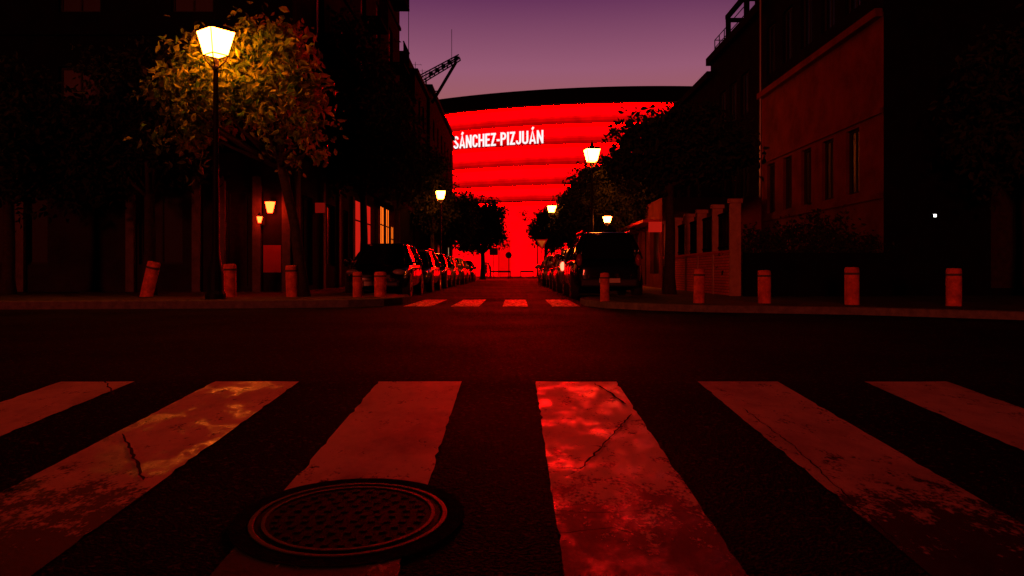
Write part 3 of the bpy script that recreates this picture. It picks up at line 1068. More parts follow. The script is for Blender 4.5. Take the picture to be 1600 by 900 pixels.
for z in (2.55, 4.62):
    tm.box(-11.06, -11.003, -4.5, 4.5, z - .07, z + .07)
tm.box(-11.18, -11.003, -4.5, 4.54, 6.9, 7.1)
tm.build('string_course', M['plaster_rose'], R1)
gt = MB()
gt.tube([(-11.12, 4.3, .2), (-11.12, 4.3, 18)], .05, 8)
gt.build('drainpipe', M['metal'], R1)

# garden wall with posts on the right pavement
gw = empty('garden_wall', 'low red brick garden wall with pale posts and dark railings', 'wall', (5.3, 18.2, RZ))
b = MB(); b.box(-.1, .1, .1, 8.1, -.1, 1.02)
b.build('brick_base', M['brick'], gw)
b = MB(); b.box(-.14, .14, .1, 8.1, 1.022, 1.09)
b.build('coping', M['plaster_red'], gw, bevel=.01)
for y in (0.05, 1.62, 3.25, 4.75, 6.4, 7.9):
    b = MB(); b.box(-.13, .13, y - .055, y + .055, -.1, 2.2)
    f = b.build('post', M['post_stone'], gw, bevel=.01)
    b = MB(); b.box(-.16, .16, y - .085, y + .085, 2.203, 2.30)
    c = b.build('post_cap', M['post_stone'], f)
ys = (0.05, 1.62, 3.25, 4.75, 6.4, 7.9)
for a, c in zip(ys, ys[1:]):
    b = MB()
    n = 11
    for k in range(n):
        y = a + .1 + (c - a - .2) * (k + .5) / n
        b.box(-.012, .012, y - .012, y + .012, 1.09, 2.05)
    b.box(-.02, .02, a + .1, c - .1, 1.99, 2.03); b.box(-.02, .02, a + .1, c - .1, 1.16, 1.20)
    b.build('railing', M['black_metal'], gw)
b = MB(); b.box(.2, 3.65, -.1, .1, -.1, 1.02)
b.build('return_wall', M['wall_shade'], gw)

# little shop with a red lit sign beyond the garden
ks = empty('shop', 'single storey shop with a glowing red sign behind the parked van', 'shop', (7, 30.5, RZ))
b = MB()
facade(b, (-1.7, -3.4, 0), (0, 1, 0), (1, 0, 0), 7.4, -.1, 3.2, [(.6, 2.4, .5, 2.2), (3.2, 4.2, .05, 2.2), (5, 6.8, .5, 2.2)])
b.add([(-1.7, -3.4, -.1), (1.8, -3.4, -.1), (1.8, -3.4, 3.2), (-1.7, -3.4, 3.2)], [(0, 1, 2, 3)])
b.add([(-1.7, 4.0, -.1), (1.8, 4.0, -.1), (1.8, 4.0, 3.2), (-1.7, 4.0, 3.2)], [(0, 1, 2, 3)])
b.add([(-1.7, -3.4, 3.2), (1.8, -3.4, 3.2), (1.8, 4.0, 3.2), (-1.7, 4.0, 3.2)], [(0, 1, 2, 3)])
b.build('wall', mat('shop_wall', (.13, .03, .025), .85, var=.3, scale=2, spec=0), ks)
b = MB()
for a, c in ((.6, 2.4), (5, 6.8)):
    b.box(-1.56, -1.54, -3.4 + a - .02, -3.4 + c + .02, .48, 2.22)
b.build('shop_window', M['glass'], ks)
b = MB(); b.box(-1.58, -1.54, -.2, .8, .05, 2.2)
b.build('door', M['door'], ks)
b = MB(); b.box(-2.15, -1.705, -3.38, -3.2, 1.98, 2.34)
b.build('lit_sign', M['sign_glow2'], ks)
b = MB(); b.box(-2.3, -1.705, -2.9, 3.9, 2.35, 2.45)
b.build('canopy', M['sign_red'], ks)

# ------------------------------------------------------------------ trees
def leaves_mesh(blobs, n, size, seed, droop=.35, clump=.30, per=24):
    rnd = random.Random(seed)
    vs, fs = [], []
    vol = [rx * ry * rz for (_, (rx, ry, rz)) in blobs]
    tot = sum(vol)
    for (c, r), v in zip(blobs, vol):
        nc = max(2, int(1.7 * n / per * v / tot))
        for _ in range(nc):
            while True:
                d = Vector((rnd.gauss(0, 1), rnd.gauss(0, 1), rnd.gauss(0, 1)))
                if d.length > 1e-3:
                    break
            d.normalize()
            rr = rnd.uniform(.05, 1.0) ** .45 * rnd.uniform(.85, 1.12)
            cc = Vector((c[0] + d.x * r[0] * rr, c[1] + d.y * r[1] * rr, c[2] + d.z * r[2] * rr))
            cs = clump * rnd.uniform(.6, 1.35)
            for _ in range(int(per * rnd.uniform(.6, 1.4))):
                p = cc + Vector((rnd.gauss(0, cs * .5), rnd.gauss(0, cs * .5), rnd.gauss(0, cs * .42)))
                L = size * rnd.uniform(.5, 1.4)
                W = L * rnd.uniform(.40, .58)
                t = Vector((rnd.gauss(0, 1), rnd.gauss(0, 1), rnd.gauss(-droop * 2, .8))).normalized()
                s = t.cross(Vector((rnd.gauss(0, 1), rnd.gauss(0, 1), rnd.gauss(0, 1))))
                if s.length < 1e-3:
                    continue
                s.normalize()
                nn = s.cross(t).normalized()
                o = len(vs)
                e = nn * W * .28
                vs += [p, p + t * L * .38 + s * W * .5 + e, p + t * L * .72 + s * W * .36 + e * .7, p + t * L - nn * L * .08,
                       p + t * L * .72 - s * W * .36 + e * .7, p + t * L * .38 - s * W * .5 + e, p + t * L * .5]
                fs += [(o, o + 1, o + 2, o + 6), (o + 6, o + 2, o + 3), (o + 6, o + 3, o + 4), (o, o + 6, o + 4, o + 5)]
    return vs, fs

def tree(label, x, y, z, trunk_h, blobs, n, size, seed, m='leaf_dark', group='street trees', name='tree', tr=.14, clump=.30, lean=(0, 0)):
    rnd = random.Random(seed + 99)
    root = empty(name, label, 'tree', (x, y, z), 0, group)
    vs, fs = leaves_mesh(blobs, n, size, seed, clump=clump)
    b = MB(); b.v = [tuple(v) for v in vs]; b.f = fs
    b.build('crown', M[m], root)
    t = MB()
    top = Vector((lean[0], lean[1], trunk_h))
    t.tube([(0, 0, -.1), (lean[0] * .1, lean[1] * .1, trunk_h * .15), (lean[0] * .45 + .03, lean[1] * .45, trunk_h * .55), top], [tr * 1.5, tr * 1.1, tr * .9, tr * .8], 9)
    for c, r in blobs:
        for k in range(3):
            e = Vector(c) + Vector((rnd.uniform(-.6, .6) * r[0], rnd.uniform(-.6, .6) * r[1], rnd.uniform(-.3, .6) * r[2]))
            mid = top.lerp(e, .5) + Vector((rnd.uniform(-.15, .15), rnd.uniform(-.15, .15), -.1))
            t.tube([top - Vector((0, 0, .1)), mid, e], [tr * .55, tr * .32, .012], 6)
    t.build('trunk', M['bark'], root, smooth=True)
    return root

# the tree lit by the near lantern
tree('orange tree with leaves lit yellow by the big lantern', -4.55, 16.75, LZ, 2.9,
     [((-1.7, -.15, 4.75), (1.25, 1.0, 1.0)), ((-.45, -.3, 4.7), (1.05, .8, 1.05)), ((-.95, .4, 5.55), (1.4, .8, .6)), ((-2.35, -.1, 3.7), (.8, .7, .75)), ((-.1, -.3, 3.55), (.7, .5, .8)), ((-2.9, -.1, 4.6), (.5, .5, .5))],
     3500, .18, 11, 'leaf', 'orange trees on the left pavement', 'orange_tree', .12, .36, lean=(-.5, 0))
tree('dark bushy tree standing left of the lantern lit tree', -8.6, 18.2, LZ, 2.4,
     [((0, 0, 4.3), (1.9, 1.4, 1.7)), ((-.9, .2, 3.2), (1.2, 1.0, 1.0)), ((.8, .2, 5.2), (1.2, 1.0, 1.0))], 4200, .17, 12, 'leaf_dark', 'orange trees on the left pavement', 'orange_tree', .14, .36)
tree('dark tree at the far left edge before the corner block', -12.2, 18.6, LZ, 2.3,
     [((0, 0, 4.0), (1.7, 1.3, 1.6)), ((.6, .2, 2.9), (1.2, 1.0, .9))], 3000, .18, 13, 'leaf_dark', 'orange trees on the left pavement', 'orange_tree', .14, .36)
# left side of the street, trunks against the lit shop
tree('tall street tree over the first parked car on the left', -5.0, 25.8, LZ, 3.0, [((-.6, 0, 5.2), (1.6, 2.0, 1.9)), ((-.7, .2, 7.6), (1.55, 1.8, 1.7)), ((.3, -.5, 4.3), (1.3, 1.4, 1.0))], 5600, .19, 21, clump=.42)
tree('tall street tree with its trunk in front of the lit orange shop', -4.95, 33.0, LZ, 3.2, [((.0, 0, 5.1), (1.6, 1.9, 1.5)), ((-.8, .4, 7.7), (1.3, 1.6, 1.6)), ((-.7, 2.6, 7.4), (1.3, 1.6, 1.5))], 5200, .20, 22, clump=.46)
tree('street tree behind the far left lantern', -4.95, 47.6, LZ, 2.8, [((-.1, .8, 4.9), (1.6, 1.8, 1.9)), ((-.2, .3, 6.8), (1.2, 1.5, 1.4))], 4200, .22, 23, clump=.5)
tree('street tree further down the left pavement with a low crown', -4.6, 57.0, LZ, 2.4, [((.2, 0, 4.2), (2.0, 2.0, 1.7)), ((.3, .5, 5.6), (1.5, 1.6, 1.2))], 4200, .24, 24, clump=.55)
tree('broad dark tree standing against the glowing facade, trunk in view', -2.75, 72.0, 0.0, 2.5,
     [((-1.0, 0, 4.6), (2.4, 2.0, 1.9)), ((.7, 0, 5.0), (1.6, 1.7, 1.9)), ((.0, 0, 6.5), (2.1, 1.6, 1.2)), ((-2.4, 0, 5.2), (1.6, 1.5, 1.7)), ((1.4, 0, 4.0), (1.0, 1.0, 1.0)), ((-.8, 0, 3.2), (1.5, 1.2, .8))], 9000, .27, 25, clump=.55, tr=.24)
# right side
tree('tall bushy street tree right of the second lantern', 4.1, 20.0, RZ, 2.9,
     [((-.2, 0, 3.65), (1.4, 1.4, .85)), ((.5, 0, 3.9), (1.5, 1.3, .75)), ((1.0, 0, 3.7), (1.2, 1.2, .75)), ((-.85, 0, 4.25), (.6, .7, .5)), ((.5, 0, 4.65), (.9, .8, .35))], 6500, .17, 31, clump=.34)
tree('round dark tree under the second lantern', 3.95, 36.0, RZ, 2.4,
     [((-.15, 0, 3.9), (1.5, 1.6, 1.5)), ((.5, 0, 5.0), (1.3, 1.4, .9)), ((-.9, 0, 3.2), (.7, .9, .9))], 6000, .19, 32, clump=.38)
tree('street tree between the second lantern and the shop sign', 4.3, 31.0, RZ, 2.5,
     [((.2, 0, 3.6), (1.3, 1.3, 1.15)), ((.4, 0, 4.5), (1.2, 1.3, .75))], 4200, .19, 33, clump=.38)
tree('dark round tree left of the far right lantern, ending the parked row', 2.75, 64.0, RZ, 1.9,
     [((-.2, 0, 3.9), (1.25, 1.2, 1.1)), ((.2, 0, 5.1), (1.1, 1.1, .8)), ((.7, 0, 3.6), (1.2, 1.2, 1.2))], 4600, .24, 34, clump=.42)
tree('street tree behind the far right lantern', 4.1, 55.0, RZ, 2.4, [((0, 0, 4.1), (1.3, 1.8, 1.5)), ((.1, .5, 5.4), (1.1, 1.3, .8))], 4200, .22, 35, clump=.44)
tree('thin see-through tree in front of the stadium base', 3.1, 94.0, .15, 4.0, [((0, 0, 6.1), (1.5, 1.2, 1.5)), ((-1.2, 0, 7.6), (1.2, 1.0, .7))], 330, .25, 36, clump=.5, tr=.09)
# garden and pavement plants on the dark right
tree('dark garden tree in front of the tall right house', 11.6, 16.6, RZ, 2.4, [((0, 0, 4.4), (1.9, 1.4, 1.6)), ((-.9, 0, 3.3), (1.1, 1.0, .9)), ((.8, 0, 5.6), (1.3, 1.1, .9))], 3400, .18, 41, clump=.38, group='trees on the right')
tree('dark garden tree at the far right edge', 15.6, 17.0, RZ, 2.4, [((0, 0, 4.2), (1.7, 1.3, 1.6)), ((.8, 0, 5.4), (1.2, 1.1, .9))], 2600, .19, 42, clump=.38, group='trees on the right')
hd = MB()
vs, fs = leaves_mesh([((6.2, 18.75, 1.1), (1.0, .35, .9)), ((7.6, 18.8, 1.2), (1.1, .35, 1.0)), ((8.6, 18.7, 1.0), (.7, .35, .8))], 3200, .11, 51, clump=.22)
hd.v = [tuple(v) for v in vs]; hd.f = fs
tag(hd.build('hedge', M['hedge']), 'clipped dark hedge behind the garden wall corner', 'hedge')

# ------------------------------------------------------------------ lanterns
def frustum(b, w0, z0, w1, z1, rot=PI / 4):
    b.lathe([(w0 / math.sqrt(2), z0), (w1 / math.sqrt(2), z1)], 4, (0, 0, 0), rot)

def street_lamp(label, x, y, z, h=4.7, s=1.0, rz=0.):
    o = empty('street_lamp', label, 'street lamp', (x, y, z), rz, 'cast iron street lanterns')
    b = MB()
    b.lathe([(.20, 0), (.20, .10), (.16, .16), (.15, .55), (.11, .70), (.085, .85), (.07, 1.0), (.055, h * .7), (.045, h - .30), (.065, h - .28), (.065, h - .22), (.04, h - .18), (.03, h - .04)], 14)
    b.build('column', M['lamp_iron'], o, smooth=False)
    b = MB()
    for k in range(4):
        a = k * PI / 2 + PI / 4
        c, q = math.cos(a), math.sin(a)
        b.tube([(.03 * c, .03 * q, h - .26), (.17 * c, .17 * q, h - .12), (.23 * c * s, .23 * q * s, h)], .014, 5)
    b.build('cradle', M['lamp_iron'], o, smooth=True)
    g = MB()
    frustum(g, .33 * s, h + .02, .51 * s, h + .46 * s)
    g.build('lantern_glass', M['lantern_glass'], o)
    f = MB()
    for k in range(4):
        a = k * PI / 2 + PI / 4
        a2 = a + PI / 2
        p0 = Vector((math.cos(a) * .325 * s / math.sqrt(2), math.sin(a) * .325 * s / math.sqrt(2), h + .01))
        p1 = Vector((math.cos(a) * .525 * s / math.sqrt(2), math.sin(a) * .525 * s / math.sqrt(2), h + .47 * s))
        q0 = Vector((math.cos(a2) * .325 * s / math.sqrt(2), math.sin(a2) * .325 * s / math.sqrt(2), h + .01))
        q1 = Vector((math.cos(a2) * .525 * s / math.sqrt(2), math.sin(a2) * .525 * s / math.sqrt(2), h + .47 * s))
        f.tube([p0, p1], .011, 5); f.tube([p0, q0], .014, 5); f.tube([p1, q1], .016, 5)
    f.build('lantern_frame', M['lamp_iron'], o)
    r = MB()
    zz = h + .48 * s
    r.lathe([(.56 * s / math.sqrt(2), zz), (.56 * s / math.sqrt(2), zz + .02), (.36 * s / math.sqrt(2), zz + .08 * s), (.16 * s / math.sqrt(2), zz + .12 * s), (.14 * s / math.sqrt(2), zz + .18 * s), (.05 * s, zz + .21 * s)], 4, (0, 0, 0), PI / 4)
    r.build('lantern_roof', M['lamp_iron'], o)
    q = MB(); q.lathe([(.03, zz + .20 * s), (.04, zz + .24 * s), (.02, zz + .28 * s), (.008, zz + .34 * s)], 10)
    q.build('finial', M['lamp_iron'], o)
    return o
L0 = street_lamp('large lit lantern on an iron column amid yellow leaves', -5.9, 15.3, LZ, 4.84, 1.03, R(52))
def lamp_at(label, x, y, z, rz, s=1.):
    c = copy_tree(L0)
    c.location = (x, y, z); c.rotation_euler = (0, 0, rz); c.scale = (s, s, s)
    c['label'] = label
    return c
lamp_at('second largest lit lantern, above the parked van on the right', 3.0, 28.8, RZ, R(8), .97)
lamp_at('lit lantern over the parked row on the left pavement', -4.18, 45, LZ, R(10), .99)
lamp_at('lit lantern far along the right pavement between two tree crowns', 2.8, 54, RZ, R(12), .98)

lamp_at('small lit lantern on a short post behind the black van', 3.6, 29.0, RZ, R(12), .5)

def wall_lamp(label, x, y, z, rz, s=1.):
    """bracket lantern; its back is at local y = 0"""
    o = empty('wall_lamp', label, 'wall lamp', (x, y, z), rz, 'small lit wall lamps')
    b = MB(); b.box(-.06, .06, -.02, 0, -.15, .15); b.tube([(0, -.02, .05), (0, -.18, .16), (0, -.25, .16)], .014, 6)
    b.build('bracket', M['lamp_iron'], o)
    g = MB(); g.lathe([(.055 * s, -.15 * s), (.11 * s, .08 * s)], 6, (0, -.25, 0))
    g.build('lamp_glass', M['wall_lamp_glass'], o)
    r = MB(); r.lathe([(.135 * s, .085 * s), (.135 * s, .095 * s), (.02, .16)], 6, (0, -.25, 0))
    r.build('lamp_roof', M['lamp_iron'], o)
    return o
wall_lamp('upper lit wall lamp on the left corner house', -6.50, 20.88, 2.47, 0, 1.25)
wall_lamp('smaller lower lit wall lamp on the left corner house', -6.78, 20.88, 2.12, 0, .7)
o = empty('entrance_light', 'tiny white light on the dark right house front', 'light', (10.2, 18.57, 2.05))
b = MB(); b.box(-.06, .06, -.05, .02, -.06, .06); b.build('housing', M['black_metal'], o)
b = MB(); b.box(-.035, .035, -.055, -.051, -.035, .035); b.build('lens', M['led'], o)

# ------------------------------------------------------------------ bollards
def bollard(label, x, y, z, h, r, tilt=(0, 0)):
    o = empty('bollard', label, 'bollard', (x, y, z), 0, 'bollards along the kerb')
    o.rotation_euler = (tilt[0], tilt[1], random.Random(int(x * 100)).uniform(0, 6))
    if tilt != (0, 0):
        o.rotation_euler = (tilt[0], tilt[1], 0)
    b = MB(); b.lathe([(r, -.1), (r * 1.0, h * .9), (r * .97, h - .02), (r * .88, h), (.01, h + .006)], 20)
    b.build('shaft', M['bollard'], o, smooth=False)
    b = MB()
    ring(b, r * .985, r * 1.03, h * .80, h * .86, 20)
    b.build('groove_ring', M['stone'], o)
    return o
LB = LZ - .004
bollard('bollard leaning to the right, left of the lantern column', -8.0, 16.8, LB, .78, .135, (0, R(13)))
bollard('upright bollard right beside the big lantern column', -6.1, 16.6, LB, .71, .135)
bollard('bollard in front of the left corner house door', -4.75, 16.6, LB, .68, .125, (0, R(-2)))
bollard('bollard standing before the first parked car on the left', -3.32, 16.5, LB, .54, .10)
bollard('dim bollard nearest the left end of the far zebra crossing', -2.9, 16.9, LB, .54, .13)
RB = RZ - .004
bollard('dim bollard in front of the dark parked van', 1.80, 14.9, RB, .55, .09)
bollard('bright bollard in front of the brick garden wall', 3.43, 14.1, RB, .62, .10, (0, R(1)))
bollard('bollard just right of the garden wall posts', 4.6, 14.0, RB, .60, .115)
bollard('third bollard along the right kerb, before the hedge', 5.93, 13.4, RB, .65, .12)
bollard('outermost bollard at the right end of the kerb', 7.42, 12.9, RB, .63, .12)

# ------------------------------------------------------------------ cars
CARS = {}
def new_from(o):
    dg = bpy.context.evaluated_depsgraph_get()
    me = bpy.data.meshes.new_from_object(o.evaluated_get(dg))
    return me

def car_shapes(kind):
    if kind in CARS:
        return CARS[kind]
    P = dict(hatch=dict(L=4.05, W=1.74, H=1.50, belt=.93, g=(-1.93, -1.50, .30, 1.12)),
             estate=dict(L=4.45, W=1.76, H=1.47, belt=.90, g=(-2.10, -1.75, .25, 1.10)),
             suv=dict(L=4.45, W=1.84, H=1.70, belt=1.05, g=(-2.12, -1.85, .35, 1.12)),
             saloon=dict(L=4.45, W=1.76, H=1.43, belt=.90, g=(-1.65, -.85, .25, 1.10)))[kind]
    L, W, H, belt = P['L'], P['W'], P['H'], P['belt']
    hw, k = W / 2, belt / .93
    f = L / 4.1
    hood = belt - .10
    st_ = [(-2.05, .72, .36, .66 * k, .70 * k), (-1.99, .86, .27, .84 * k, .88 * k), (-1.6, .97, .2, .90 * k, .95 * k), (-.9, 1., .19, .91 * k, .96 * k), (0, 1., .19, .90 * k, .95 * k),
           (.85, 1., .19, .88 * k, .95 * k), (1.25, .985, .2, .84 * k, hood + .02), (1.7, .94, .22, .76 * k, hood - .06), (1.97, .84, .26, .66 * k, hood - .16), (2.05, .70, .34, .54 * k, .60 * k)]
    bm = MB()
    vs, fs = [], []
    for y, w, z0, zs, zt in st_:
        w *= hw
        sec = [(0, z0), (.8 * w, z0), (.96 * w, z0 + .10), (w, (z0 + zs) / 2 + .05), (.965 * w, zs - .05), (.86 * w, zs + .6 * (zt - zs)), (.45 * w, zt), (0, zt + .01)]
        full = sec + [(-x, z) for x, z in reversed(sec[1:-1])]
        vs += [(x, y * f, z) for x, z in full]
    n = 14
    for i in range(len(st_) - 1):
        for j in range(n):
            j2 = (j + 1) % n
            fs.append((i * n + j, (i + 1) * n + j, (i + 1) * n + j2, i * n + j2))
    fs.append(tuple(range(n)))
    fs.append(tuple((len(st_) - 1) * n + j for j in range(n - 1, -1, -1)))
    bm.add(vs, fs)
    tmp = bm.build('tmp_body', M['trim'])
    s = tmp.modifiers.new('s', 'SUBSURF'); s.levels = 2; s.render_levels = 2
    wr = .33 if kind != 'suv' else .36
    wy = 1.28 * f
    cuts = []
    for sy in (-1, 1):
        c = MB(); c.tube([(-1.2, sy * wy, wr), (1.2, sy * wy, wr)], wr + .05, 24)
        co = c.build('tmp_cut', M['trim'])
        cuts.append(co)
        bo = tmp.modifiers.new('b', 'BOOLEAN'); bo.object = co; bo.operation = 'DIFFERENCE'; bo.solver = 'EXACT'
    bpy.context.view_layer.update()
    body = new_from(tmp)
    for p in body.polygons:
        p.use_smooth = True
    body.materials.clear(); body.materials.append(None)
    for q in [tmp] + cuts:
        bpy.data.objects.remove(q)
    # greenhouse
    yr0, yr1, yf1, yf0 = [v * 1.0 for v in P['g']]
    def ringpts(t, grow=0.):
        y0 = yr0 + (yr1 - yr0) * t - grow
        y1 = yf0 + (yf1 - yf0) * t + grow
        w = hw * (.91 - .17 * t - .09 * t * t) + grow
        bow = .10 * (1 - .3 * t)
        pts = []
        for sx, ys in ((1, (y0, y0 + .12, (y0 + y1) / 2, y1 - .14, y1)), (-1, (y1, y1 - .14, (y0 + y1) / 2, y0 + .12, y0))):
            for i, y in enumerate(ys):
                e = (i in (0, 4))
                pts.append((sx * w * (.86 if e else 1.0), y, 0))
        # bowed screens
        pts.insert(5, (0, y1 + bow, 0))
        pts.append((0, y0 - bow * .5, 0))
        return pts
    zb, zt = belt - .03, H - .05
    lv = [0, .5, 1]
    g = MB()
    vs, fs = [], []
    rings = []
    for t in lv:
        z = zb + (zt - zb) * t
        rg = [(x, y, z - (.0 if abs(x) > .01 else .0)) for x, y, _ in ringpts(t)]
        rings.append(rg); vs += rg
    n = len(rings[0])
    for i in range(len(lv) - 1):
        for j in range(n):
            j2 = (j + 1) % n
            fs.append((i * n + j, i * n + j2, (i + 1) * n + j2, (i + 1) * n + j))
    g.add(vs, fs)
    glass = g.mesh('car_window', True)
    glass.materials.append(M['car_glass'])
    # roof
    r = MB(); vs, fs = [], []
    prof = [(0.02, zt - .03, 1.), (.028, zt - .005, 1.), (-.03, H - .02, 1.), (-.16, H - .002, 1.), ]
    for gr, z, _ in prof:
        vs += [(x, y, z) for x, y, _ in ringpts(1., gr)]
    for i in range(len(prof) - 1):
        for j in range(n):
            j2 = (j + 1) % n
            fs.append((i * n + j, i * n + j2, (i + 1) * n + j2, (i + 1) * n + j))
    fs.append(tuple((len(prof) - 1) * n + j for j in range(n)))
    r.add(vs, fs)
    roof = r.mesh('roof', True); roof.materials.append(None)
    # pillars follow the glass
    pil = []
    for j in (0, 1, 2, 3, 4, 6, 7, 8, 9, 10):
        p = MB()
        p.tube([rings[0][j], rings[1][j], rings[2][j]], [.042, .038, .034], 6)
        q = p.mesh('pillar', True); q.materials.append(None); pil.append(q)
    rail = MB()
    if kind in ('suv', 'estate'):
        for sx in (-1, 1):
            x = sx * hw * .66
            rail.tube([(x, yr1 + .1, H - .03), (x, yr1 + .2, H + .035), (x, yf1 - .2, H + .035), (x, yf1 - .1, H - .03)], .018, 6)
    wheel = MB()
    wheel.lathe([(wr * .66, -.10), (wr * .93, -.105), (wr, -.07), (wr, .07), (wr * .93, .105), (wr * .66, .10)], 28)
    wh = wheel.mesh('wheel'); wh.materials.append(M['rubber'])
    rim = MB()
    rim.lathe([(wr * .66, -.09), (wr * .66, .085), (wr * .60, .06), (.07, .075), (.02, .09)], 28)
    for k in range(5):
        a = 2 * PI * k / 5
        c, q = math.cos(a), math.sin(a)
        rim.tube([(.05 * c, .05 * q, .085), (wr * .62 * c, wr * .62 * q, .085)], .028, 5)
    rm = rim.mesh('rim'); rm.materials.append(M['rim'])
    CARS[kind] = dict(P=P, body=body, glass=glass, roof=roof, pillars=pil, rail=rail if rail.v else None, wheel=wh, rim=rm, wr=wr, wy=wy, f=f, hw=hw, belt=belt)
    return CARS[kind]

def car(label, kind, color, x, y, rz, cat='car', tail='tail', rough=.22, group='cars parked along both kerbs'):
    S = car_shapes(kind)
    root = empty('parked_car', label, cat, (x, y, .004), rz, group)
    pm = mat('car_paint', color, rough, .35 if max(color) < .5 else 0., coat=1., spec=.5)
    def link(name, me, parent=root, own=None):
        o = bpy.data.objects.new(name, me)
        col.objects.link(o); o.parent = parent
        if own:
            o.material_slots[0].link = 'OBJECT'
            o.material_slots[0].material = own
        return o
    body = link('body', S['body'], root, pm)
    link('car_window', S['glass'])
    link('roof', S['roof'], root, pm)
    for q in S['pillars']:
        link('pillar', q, root, pm)
    if S['rail']:
        link('roof_rails', S.setdefault('rail_me', S['rail'].build('tmp', M['metal']).data))
        for q in [q for q in bpy.data.objects if q.name.startswith('tmp')]:
            bpy.data.objects.remove(q)
    hw, f, belt = S['hw'], S['f'], S['belt']
    for sx in (-1, 1):
        for sy in (-1, 1):
            w = link('wheel', S['wheel'])
            w.location = (sx * (hw - .11), sy * S['wy'], S['wr'])
            w.rotation_euler = (0, R(90) * sx, 0)
            link('rim', S['rim'], w)
    def part(name, fn, m, parent=root, bevel=0., smooth=False):
        key = ('p', name)
        b = MB(); fn(b)
        return b.build(name, m, parent, smooth, bevel)
    ye = 2.05 * f
    hz = belt * .70
    for sx in (-1, 1):
        part('headlight', lambda b: b.ellipsoid((sx * hw * .70, ye - .20, hz + .03), (.17, .16, .085), 14, 8), M['lens'], smooth=True)
        part('tail_light', lambda b: b.ellipsoid((sx * hw * .80, -ye + .13, belt - .06), (.08, .11, .155), 12, 8), M[tail], smooth=True)
        mr = part('mirror', lambda b: b.ellipsoid((sx * (hw + .10), .72, belt + .06), (.11, .07, .085), 12, 8), pm, smooth=True)
        part('mirror_arm', lambda b: b.tube([(sx * hw * .86, .72, belt), (sx * (hw + .05), .72, belt + .03)], .025, 6), M['trim'], mr)
        for yy in (-.55, .35):
            part('door_handle', lambda b: b.box(sx * hw * .99 - .012, sx * hw * .99 + .012, yy - .09, yy + .09, belt - .14, belt - .11), M['trim'])
    part('grille', lambda b: b.box(-.42, .42, ye - .09, ye - .01, .50, .62), M['trim'], bevel=.02)
    part('bumper', lambda b: b.box(-hw * .72, hw * .72, ye - .10, ye + .045, .30, .44), M['trim'], bevel=.04)
    part('bumper', lambda b: b.box(-hw * .76, hw * .76, -ye - .045, -ye + .12, .32, .52), M['trim'], bevel=.04)
    part('number_plate', lambda b: b.box(-.26, .26, ye + .046, ye + .056, .33, .44), M['plate'])
    part('number_plate', lambda b: b.box(-.26, .26, -ye - .058, -ye - .046, .42, .53) if kind != 'x' else None, M['plate'])
    for sx in (-1, 1):
        for q in (-.75, .12, 1.0):
            part('door_seam', lambda b: b.box(sx * hw * .975 - .012, sx * hw * .975 + .012, q - .005, q + .005, .42, belt - .1), M['trim'])
    return root

BLK, GRY, SIL, WHT, RD = (.006, .006, .007), (.08, .08, .085), (.32, .32, .33), (.6, .6, .6), (.25, .02, .02)
LX, RX = -3.58, 2.42
car('black tall hatchback parked first on the left, behind two bollards', 'hatch', BLK, LX, 22.0, PI, rough=.18)
car('dark estate car parked second on the left, windscreen facing the crossing', 'estate', GRY, LX + .05, 27.2, PI)
car('black hatchback third in the left row', 'hatch', BLK, LX, 33.4, PI)
car('pale red lit hatchback fourth in the left row, before the tree trunk', 'hatch', (.55, .53, .5), LX, 38.4, PI)
car('small white car fifth in the left row', 'hatch', WHT, LX + .1, 43.5, PI)
car('grey saloon sixth in the left row', 'saloon', GRY, LX, 49.0, PI)
car('dark car last of the left row near the broad tree', 'hatch', BLK, LX + .1, 54.2, PI)
car('big black van-like car parked first on the right, tailgate facing the crossing', 'suv', BLK, RX, 21.3, 0, rough=.2)
car('silver hatchback with a shining tail light, second on the right', 'hatch', SIL, RX - .05, 27.3, 0, tail='tail_lit')
car('dull red estate car third on the right', 'estate', RD, RX, 33.0, 0)
car('grey hatchback fourth on the right', 'hatch', SIL, RX - .1, 38.5, 0)
car('black saloon fifth on the right, by the give way sign', 'saloon', BLK, RX, 44.2, 0)

# ------------------------------------------------------------------ signs, barriers, people at the end of the street
yg = empty('yield_sign', 'red and white triangular give way sign pointing down, on a post', 'road sign', (2.16, 55.6, 0))
b = MB(); b.tube([(0, .04, 0), (0, .04, 3.0)], .03, 8); b.build('post', M['metal'], yg)
def tri(b, r, cz, y0, y1):
    p = [(-r * .866, cz + r * .5), (r * .866, cz + r * .5), (0, cz - r)]
    v = [(x, y0, z) for x, z in p] + [(x, y1, z) for x, z in p]
    b.add(v, [(0, 2, 1), (3, 4, 5), (0, 1, 4, 3), (1, 2, 5, 4), (2, 0, 3, 5)])
b = MB(); tri(b, .50, 2.80, -.02, .0); b.build('sign_plate', M['sign_red'], yg)
b = MB(); tri(b, .32, 2.80, -.026, -.022); b.build('sign_face', M['sign_white'], yg)
ne = empty('round_sign', 'dark round road sign on a thin pole, seen against the red wall', 'road sign', (-.34, 79, 0))
b = MB(); b.tube([(0, .04, 0), (0, .04, 2.75)], .03, 8); b.build('post', M['black_metal'], ne)
b = MB(); b.tube([(0, 0, 2.42), (0, .025, 2.42)], .33, 28); b.build('sign_plate', M['sign_dark'], ne)
bd = empty('board_sign', 'dark rectangular board on a post beside the broad tree', 'sign', (-2.0, 83.0, 0))
b = MB(); b.tube([(0, .04, 0), (0, .04, 3.4)], .04, 8); b.build('post', M['black_metal'], bd)
b = MB(); b.box(-.45, .45, -.03, .03, 2.5, 3.3); b.build('board', M['sign_dark'], bd)

